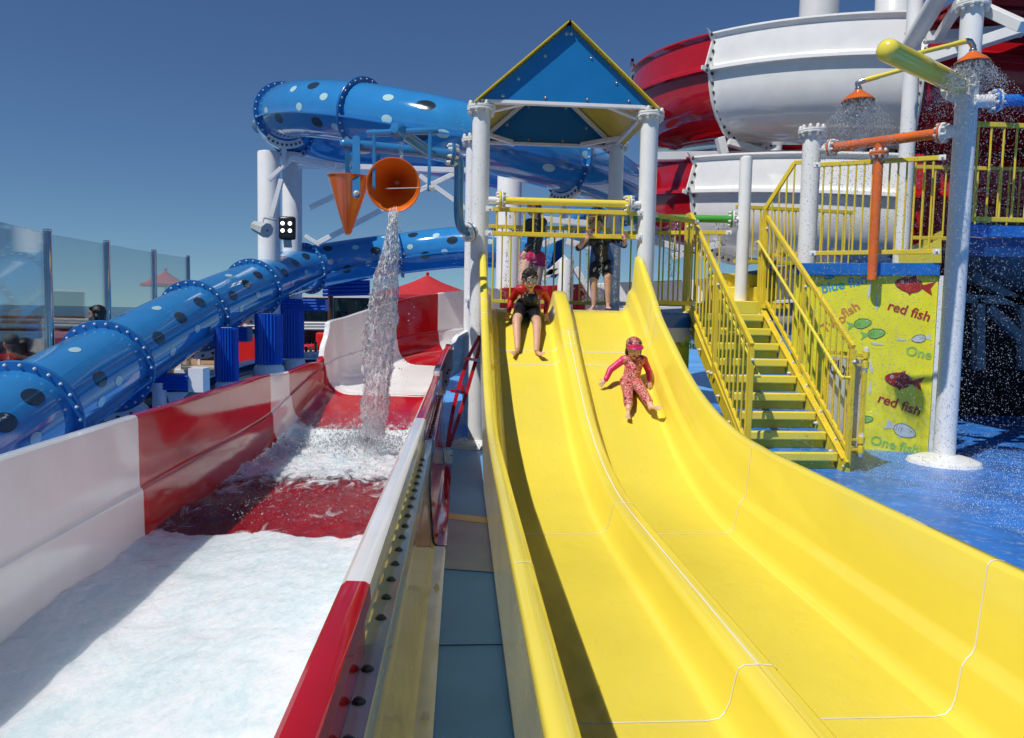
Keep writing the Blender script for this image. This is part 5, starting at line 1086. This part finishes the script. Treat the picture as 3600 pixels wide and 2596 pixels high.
def head(c, look, up, s, parent, skin, hair, style, goggles=None, mouth=True):
    """c: middle of the head; s=1 for a 0.21 m tall head"""
    f = V(look).normalized(); u = V(up); u = (u - f * u.dot(f)).normalized(); x = f.cross(u); M = Matrix((x, f, u)).transposed(); c = V(c)
    def P(a, b_, d): return c + (x * a + f * b_ + u * d) * s
    pr = [('e', P(0, -.008, .02), (.072 * s, .085 * s, .082 * s), M), ('e', P(0, .012, -.035), (.055 * s, .062 * s, .062 * s), M), ('e', P(0, .045, -.075), (.026 * s, .024 * s, .022 * s), M),
          ('e', P(0, .084, -.015), (.010 * s, .016 * s, .014 * s), M), ('c', P(0, .074, .02), P(0, .085, -.01), .007 * s, .009 * s), ('e', P(-.038, .052, -.03), (.024 * s, .024 * s, .024 * s), M), ('e', P(.038, .052, -.03), (.024 * s, .024 * s, .024 * s), M),
          ('e', P(-.072, -.01, -.01), (.009 * s, .018 * s, .027 * s), M), ('e', P(.072, -.01, -.01), (.009 * s, .018 * s, .027 * s), M), ('c', P(-.035, .070, .028), P(.035, .070, .028), .010 * s, .010 * s), ('c', P(-.014, .077, -.052), P(.014, .077, -.052), .007 * s, .007 * s), ('c', P(-.012, .071, -.068), P(.012, .071, -.068), .008 * s, .008 * s)]
    if mouth: mb = MB(); mb.ball(P(0, .0775, -.060), (.019 * s, .009 * s, .010 * s), 12, rot=M); mb.build('mouth', MOUTH, parent)
    for sx in (-1, 1):
        mb = MB(); mb.ball(P(sx * .029, .069, .006), (.0125 * s, .009 * s, .008 * s), 10, rot=M); mb.build('eye', EYEW, parent); mb = MB(); mb.ball(P(sx * .029, .0765, .006), (.0055 * s, .004 * s, .0055 * s), 8, rot=M); mb.build('pupil', BLACK, parent)
        mb = MB(); mb.tube([P(sx * .044, .070, .024), P(sx * .028, .080, .029), P(sx * .014, .081, .026)], .0035 * s, 6); mb.build('eyebrow', hair, parent)
    if goggles:
        g_ = MB(); L_ = MB()
        for sx in (-1, 1):
            g_.lathe([(.026 * s, -.014 * s), (.029 * s, .002), (.027 * s, .008 * s), (.022 * s, .008 * s)], P(sx * .030, .072, .006), f + x * sx * .25, 18); L_.lathe([(.023 * s, .006 * s), (0, .009 * s)], P(sx * .030, .072, .006), f + x * sx * .25, 18)
            g_.tube([P(sx * .054, .06, .008), P(sx * .078, .0, .014), P(sx * .06, -.07, .03), P(0, -.098, .034)], .006 * s, 8)
        g_.tube([P(-.008, .086, .008), P(.008, .086, .008)], .005 * s, 8); go = g_.build('goggles', goggles, parent); L_.build('lens', LENS, go)
    h = []
    if style in ('short', 'bob', 'long'):
        h += [('e', P(0, -.022, .038), (.080 * s, .090 * s, .080 * s), M), ('e', P(0, -.045, .0), (.074 * s, .060 * s, .075 * s), M), ('c', P(-.05, .045, .075), P(.05, .045, .075), .020 * s, .020 * s)]
        for sx in (-1, 1): h.append(('c', P(sx * .070, .015, .04), P(sx * .076, -.01, -.0 if style == 'short' else -.06), .014 * s, .009 * s))
        rr = random.Random(int(c.x * 1000))
        if style == 'short':
            for k in range(11): a = -.055 + .011 * k; h.append(('c', P(a, .050, .085), P(a + .018 + rr.random() * .01, .082, .035 - rr.random() * .03 - (.025 if 3 < k < 9 else 0)), .008 * s, .0035 * s))
        if style == 'long': h += [('c', P(0, -.06, 0), P(0, -.075, -.14), .055 * s, .035 * s)]
        if style == 'bob': h += [('e', P(0, -.05, -.045), (.080 * s, .055 * s, .07 * s), M)]
    if style == 'crop': h += [('e', P(0, -.020, .034), (.078 * s, .088 * s, .074 * s), M)]
    if h: remesh('hair', h, hair, parent, .0055, 1)
    return pr, P, M
def limb(a, b_, c, r): return [('c', a, b_, r[0], r[1]), ('c', b_, c, r[1], r[2])]
def grow(pr, d): return [(p[0], p[1], p[2], p[3] + d, p[4] + d) if p[0] == 'c' else (p[0], p[1], tuple(q + d for q in p[2]), *(p[3:])) for p in pr]

# ---- boy in red and black, sitting at the top of the left lane
root = thing('person', 'boy in red and black rash shirt, goggles, starting down the left slide lane', 'person', at(1855, 1130, 7.9))
HL, HR = at(1834, 1100, 7.98), at(1874, 1104, 7.98); HL.z = HR.z = 1.575
SL, SR = at(1822, 1019, 7.86), at(1908, 1022, 7.86); CH = at(1865, 1040, 7.86); WA = (HL + HR) / 2 + V((0, -.02, .06)); NK = at(1864, 1008, 7.80); HC = at(1862, 985, 7.70)
KL, KR = at(1816, 1127, 7.62), at(1888, 1137, 7.62); AL, AR = at(1819, 1226, 7.36), at(1886, 1232, 7.34)
tor = [('c', SL + V((.03, 0, 0)), SR - V((.03, 0, 0)), .052, .052), ('e', CH, (.098, .066, .10)), ('c', CH, WA, .085, .078), ('c', HL, HR, .075, .075)]
El, Er = at(1796, 1058, 7.97), at(1925, 1059, 7.97); Wl, Wr = at(1789, 1094, 7.86), at(1918, 1098, 7.86)
arms = limb(SL, El, Wl, (.036, .030, .020)) + limb(SR, Er, Wr, (.036, .030, .020)); legs = limb(HL, KL, AL, (.070, .047, .028)) + limb(HR, KR, AR, (.070, .047, .028))
calf = [('e', KL.lerp(AL, .3) + V((0, .015, -.01)), (.036, .038, .06)), ('e', KR.lerp(AR, .3) + V((0, .015, -.01)), (.036, .038, .06))]
hp, P_, M_ = head(HC, V((.10, -1, -.22)), (0, -.2, 1), 1.04, root, SKIN, HAIR, 'short', SHELLG)
sk = tor + arms + legs + calf + hp + [('c', NK + V((0, 0, -.03)), HC + V((0, .01, -.06)), .034, .036)] + hand(Wl, V((-.25, .1, -1)), (0, -1, .2), .82, 1, .2) + hand(Wr, V((.1, -.1, -1)), (0, -1, .2), .82, -1, .2)
sk += foot(AL + V((.008, .03, -.03)), at(1800, 1244, 7.26) , (0, -.8, .5), .8) + foot(AR + V((-.0, .03, -.03)), at(1908, 1246, 7.24), (0, -.8, .5), .8)
remesh('body', sk, SKIN, root, .0055, 3)
remesh('shirt', grow([tor[0]] + arms, .0055) + [('e', SL + V((.01, .01, .01)), (.045, .045, .045)), ('e', SR + V((-.01, .01, .01)), (.045, .045, .045)), ('e', CH + V((0, .02, 0)), (.106, .062, .11))], CRED, root, .006, 3)
remesh('shirt_front', [('e', CH + V((0, -.018, -.02)), (.085, .068, .10)), ('c', CH + V((0, -.006, -.04)), WA, .092, .088), ('c', HL + V((.01, 0, .03)), HR + V((-.01, 0, .03)), .08, .08)], CBLK, root, .006, 3)
remesh('shorts', grow([('c', HL, HL.lerp(KL, .72), .075, .052), ('c', HR, HR.lerp(KR, .72), .075, .052), ('c', HL, HR, .078, .078)], .008), CBLK, root, .006, 2)
# ---- small girl in floral suit on the right lane
root = thing('person', 'small girl in pink floral swimsuit, cap and goggles sliding down the right lane', 'person', at(2225, 1350, 6.85))
dY = 6.9
def G(px, py, Y): return at(px, py, Y)
HL, HR = G(2203, 1342, 6.88), G(2232, 1343, 6.88); SL, SR = G(2191, 1266, 6.90), G(2263, 1266, 6.90); CH = G(2228, 1285, 6.90); NK = G(2227, 1258, 6.89); HC = G(2228, 1226, 6.86)
KL, KR = G(2207, 1382, 6.66), G(2259, 1379, 6.66); AL, AR = G(2210, 1437, 6.50), G(2289, 1428, 6.46)
tor = [('c', SL + V((.02, 0, 0)), SR - V((.02, 0, 0)), .042, .042), ('e', CH, (.082, .060, .075)), ('c', CH, (HL + HR) / 2, .075, .076), ('c', HL, HR, .062, .062)]
El, Er = G(2146, 1300, 6.90), G(2279, 1302, 6.92); Wl, Wr = G(2130, 1335, 6.86), G(2284, 1336, 6.86)
arms = limb(SL, El, Wl, (.032, .027, .019)) + limb(SR, Er, Wr, (.032, .027, .019)); legs = limb(HL, KL, AL, (.056, .038, .026)) + limb(HR, KR, AR, (.056, .038, .026))
hp, P_, M_ = head(HC, V((-.05, -1, -.25)), (0, -.2, 1), .93, root, SKIN2, HAIRB, 'bob', GREYM)
sk = tor + arms + legs + hp + [('c', NK + V((0, 0, -.02)), HC + V((0, .01, -.05)), .028, .030)] + hand(Wl, V((-.7, -.1, -.7)), (0, -1, .5), .68, -1, .1) + hand(Wr, V((.1, -.1, -1)), (0, -1, .2), .68, -1, .2)
sk += foot(AL + V((0, .02, -.02)), G(2208, 1472, 6.40), (0, -.8, .5), .68) + foot(AR + V((-.02, .02, -.02)), G(2325, 1435, 6.36), (0, -.8, .5), .68)
remesh('body', sk, SKIN2, root, .005, 3)
remesh('suit', grow(tor, .008), FLOR, root, .0055, 3); remesh('sleeves', grow(arms, .0055) + [('e', SL, (.041, .041, .041)), ('e', SR, (.041, .041, .041))], CPNK, root, .0055, 3)
remesh('leggings', grow([('c', HL, KL, .058, .041), ('c', KL, KL.lerp(AL, .72), .041, .034), ('c', HR, KR, .058, .041), ('c', KR, KR.lerp(AR, .72), .041, .034), ('c', HL, HR, .062, .062)], .008), FLOR, root, .0055, 3)
cap = remesh('cap', [('e', P_(0, -.012, .045), (.085 * .93, .098 * .93, .075 * .93), M_)], FLOR, root, .005, 2)
mb = MB(); n = 18; r1 = [P_(.078 * math.sin(q), .045 + .040 * math.cos(q), .052) for q in [-1.45 + 2.9 * k / n for k in range(n + 1)]]; r2 = [P_(.086 * math.sin(q), .055 + .105 * math.cos(q), .030 - .0 * k) for k, q in enumerate([-1.45 + 2.9 * k / n for k in range(n + 1)])]
mb.rows([r1, r2]); mb.build('cap_visor', CPNK, cap, solid=.004)
# ---- boy holding the bottom rail of the front railing
root = thing('person', 'boy in black and blue wetsuit hanging from the railing over the right lane', 'person', at(2110, 1090, 8.4))
HL, HR = at(2098, 925, 8.62), at(2133, 923, 8.62); SL, SR = at(2073, 845, 8.50), at(2147, 836, 8.50); CH = at(2110, 858, 8.52); NK = at(2104, 828, 8.50); HC = at(2095, 790, 8.46)
KL, KR = at(2086, 986, 8.50), at(2135, 974, 8.44); AL, AR = at(2088, 1073, 8.50), at(2138, 1066, 8.44)
tor = [('c', SL + V((.03, 0, -.01)), SR - V((.03, 0, .01)), .052, .052), ('e', CH + V((0, 0, -.03)), (.102, .07, .115)), ('c', CH, (HL + HR) / 2, .088, .084), ('c', HL, HR, .076, .076)]
El, Er = at(2034, 872, 8.38), at(2194, 862, 8.38); Wl, Wr = at(2066, 838, 8.24), at(2197, 842, 8.24)
arms = limb(SL, El, Wl, (.038, .031, .021)) + limb(SR, Er, Wr, (.038, .031, .021)); legs = limb(HL, KL, AL, (.072, .046, .027)) + limb(HR, KR, AR, (.072, .046, .027))
calf = [('e', KL.lerp(AL, .3) + V((0, .012, 0)), (.040, .042, .075)), ('e', KR.lerp(AR, .3) + V((0, .012, 0)), (.040, .042, .075))]
hp, P_, M_ = head(HC, V((-.45, -1, -.12)), (0, 0, 1), 1.05, root, SKIN, HAIRB, 'short', LENS)
sk = tor + arms + legs + calf + hp + [('c', NK + V((0, 0, -.03)), HC + V((0, .01, -.06)), .036, .038)] + hand(Wl, V((.05, -.1, 1)), (0, 1, .1), .9, 1, 1.0) + hand(Wr, V((0, -.1, 1)), (0, 1, .1), .9, -1, 1.0)
sk += foot(AL + V((0, .03, -.03)), at(2072, 1092, 8.34), (0, -.1, 1), .85) + foot(AR + V((0, .03, -.03)), at(2139, 1085, 8.28), (0, -.1, 1), .85)
remesh('body', sk, SKIN, root, .006, 3)
remesh('rash_shirt', grow(tor, .009) + grow([arms[0], arms[2]], .009), CBLK, root, .0065, 3)
remesh('shirt_side', [('c', SL + V((-.02, -.02, -.03)), SL.lerp(El, .9) + V((0, -.016, -.012)), .034, .032), ('c', SR + V((.02, -.02, -.03)), SR.lerp(Er, .9) + V((0, -.016, -.012)), .034, .032), ('c', CH + V((.078, -.02, -.03)), HR + V((.045, -.02, 0)), .034, .048), ('c', CH + V((-.078, -.02, -.03)), HL + V((-.045, -.02, 0)), .030, .044)], CBLU, root, .006, 2)
remesh('shorts', grow([('c', HL, HL.lerp(KL, .80), .078, .056), ('c', HR, HR.lerp(KR, .78), .078, .056), ('c', HL, HR, .08, .08)], .008), CBLK, root, .006, 2)
remesh('shorts_panel', [('c', HR + V((.035, -.03, 0)), HR.lerp(KR, .72) + V((.03, -.02, 0)), .05, .036)], CBLU, root, .006, 2)
# ---- girl at the back
root = thing('person', 'girl in black wetsuit top and pink swim bottoms standing behind the railing', 'person', at(1875, 1090, 9.3))
HL, HR = at(1852, 908, 9.30), at(1894, 910, 9.35); SL, SR = at(1860, 787, 9.25), at(1907, 783, 9.4); CH = at(1886, 812, 9.32); NK = at(1882, 765, 9.3); HC = at(1876, 733, 9.28)
KL, KR = at(1836, 990, 9.22), at(1888, 988, 9.35); AL, AR = at(1836, 1078, 9.25), at(1890, 1078, 9.4)
tor = [('c', SL, SR, .056, .056), ('e', CH, (.105, .085, .12)), ('c', CH, (HL + HR) / 2 + V((0, 0, .08)), .094, .084), ('c', HL, HR, .094, .094)]
El, Er = at(1842, 823, 9.2), at(1880, 862, 9.15); Wl, Wr = at(1806, 815, 9.45), at(1850, 880, 9.05)
arms = limb(SL, El, Wl, (.040, .032, .021)) + limb(SR, Er, Wr, (.040, .032, .022)); legs = limb(HL, KL, AL, (.092, .058, .032)) + limb(HR, KR, AR, (.092, .058, .032))
hp, P_, M_ = head(HC, V((-.85, -.6, 0)), (0, 0, 1), 1.0, root, SKIN2, HAIRB, 'long')
sk = tor + arms + legs + hp + [('c', NK + V((0, 0, -.04)), HC + V((0.01, .01, -.06)), .036, .038)] + hand(Wl, V((-1, .3, 0)), (0, 0, 1), .95, 1, .8) + hand(Wr, V((-.5, -.2, -1)), (0, -1, .2), .95, 1, .4)
sk += foot(AL + V((0, .02, -.03)), AL + V((-.05, -.15, -.05)), (0, 0, 1), .9) + foot(AR + V((0, .02, -.03)), AR + V((-.03, -.15, -.05)), (0, 0, 1), .9)
remesh('body', sk, SKIN2, root, .0065, 3); remesh('wetsuit_top', grow(tor[:3] + arms, .010), CGRY, root, .007, 3)
remesh('swim_bottoms', grow([('c', HL, HR, .095, .095), ('c', HL, HL + V((0, 0, -.05)), .09, .09), ('c', HR, HR + V((0, 0, -.05)), .09, .09)], .007), CPNK, root, .007, 2)
# ---- people beyond the tube
def bust(label, c, look, s, skin, hair, style, top, sitting=True):
    root = thing('person', label, 'person', (c.x, c.y, 0)); hp, P_, M_ = head(c, look, (0, 0, 1), s, root, skin, hair, style, mouth=False); x = V((0, 0, 1)).cross(V(look)).normalized(); S1, S2 = c + x * .17 - V((0, 0, .22)), c - x * .17 - V((0, 0, .22)); H = c - V((0, 0, .68)); f = V(look).normalized()
    tor = [('c', S1, S2, .07, .07), ('c', c - V((0, 0, .26)), H, .13, .13), ('c', S1, S1 - V((0, 0, .3)) + f * .05, .05, .04), ('c', S2, S2 - V((0, 0, .3)) + f * .05, .05, .04)]
    fa = [('c', S1 - V((0, 0, .3)) + f * .05, S1 - V((0, 0, .36)) + f * .28, .04, .028), ('c', S2 - V((0, 0, .3)) + f * .05, S2 - V((0, 0, .36)) + f * .28, .04, .028)]
    if sitting: lg = [('c', H + x * .09, H + x * .1 + f * .42, .085, .06), ('c', H - x * .09, H - x * .1 + f * .42, .085, .06), ('c', H + x * .1 + f * .42, V((0, 0, .04)) + (H + x * .1 + f * .42).xy.to_3d(), .06, .035), ('c', H - x * .1 + f * .42, V((0, 0, .04)) + (H - x * .1 + f * .42).xy.to_3d(), .06, .035)]
    else: lg = [('c', H + x * .08, (H + x * .08).xy.to_3d() + V((0, 0, .04)), .085, .035), ('c', H - x * .08, (H - x * .08).xy.to_3d() + V((0, 0, .04)), .085, .035)]
    remesh('body', tor + fa + lg + hp + [('c', c - V((0, 0, .16)), c - V((0, 0, .05)), .045, .05)], skin, root, .012, 2); remesh('shirt', grow(tor, .015), top, root, .014, 2)
bust('dark haired woman looking left behind the glass wind screen', at(338, 1107, 10.2), V((-1, -.25, 0)), 1.15, SKIN, HAIR, 'bob', CBLK, False)
bust('grey haired man in red shirt seated low at the left edge', at(38, 1205, 9.6), V((-.7, .6, 0)), 1.12, SKIN, HAIRG, 'crop', CRED)
bust('dark haired person seated beside the grey haired man', at(98, 1222, 10.0), V((.5, 1, 0)), 1.12, SKIN, HAIR, 'short', CBLK)
# =================================================================== groups of look-alikes
GROUPS = {'railing': 'yellow barred railings', 'stair_railing': 'yellow stair railings', 'white_post': 'white steel posts', 'support_pole': 'tall white support poles', 'padded_post': 'blue ribbed padded posts',
          'tube_slide': 'blue spotted tube slides', 'spiral_slide': 'rings of the red and white spiral flume', 'tipping_bucket': 'orange tipping buckets', 'armchair': 'red armchairs on the far deck', 'parasol': 'red parasols',
          'drink_cup': 'cups on the white table', 'person': 'people at the slides', 'lattice_brace': 'white steel bracing', 'tube_cradle': 'white saddle brackets under the tube', 'spray_bar': 'spray pipes', 'spray_pipe': 'pipes at the showers'}
for o in list(scn.objects):
    b_ = o.name.split('.')[0]
    if o.parent is None and b_ in GROUPS and o.get('category') and not o.get('kind'): o['group'] = GROUPS[b_]
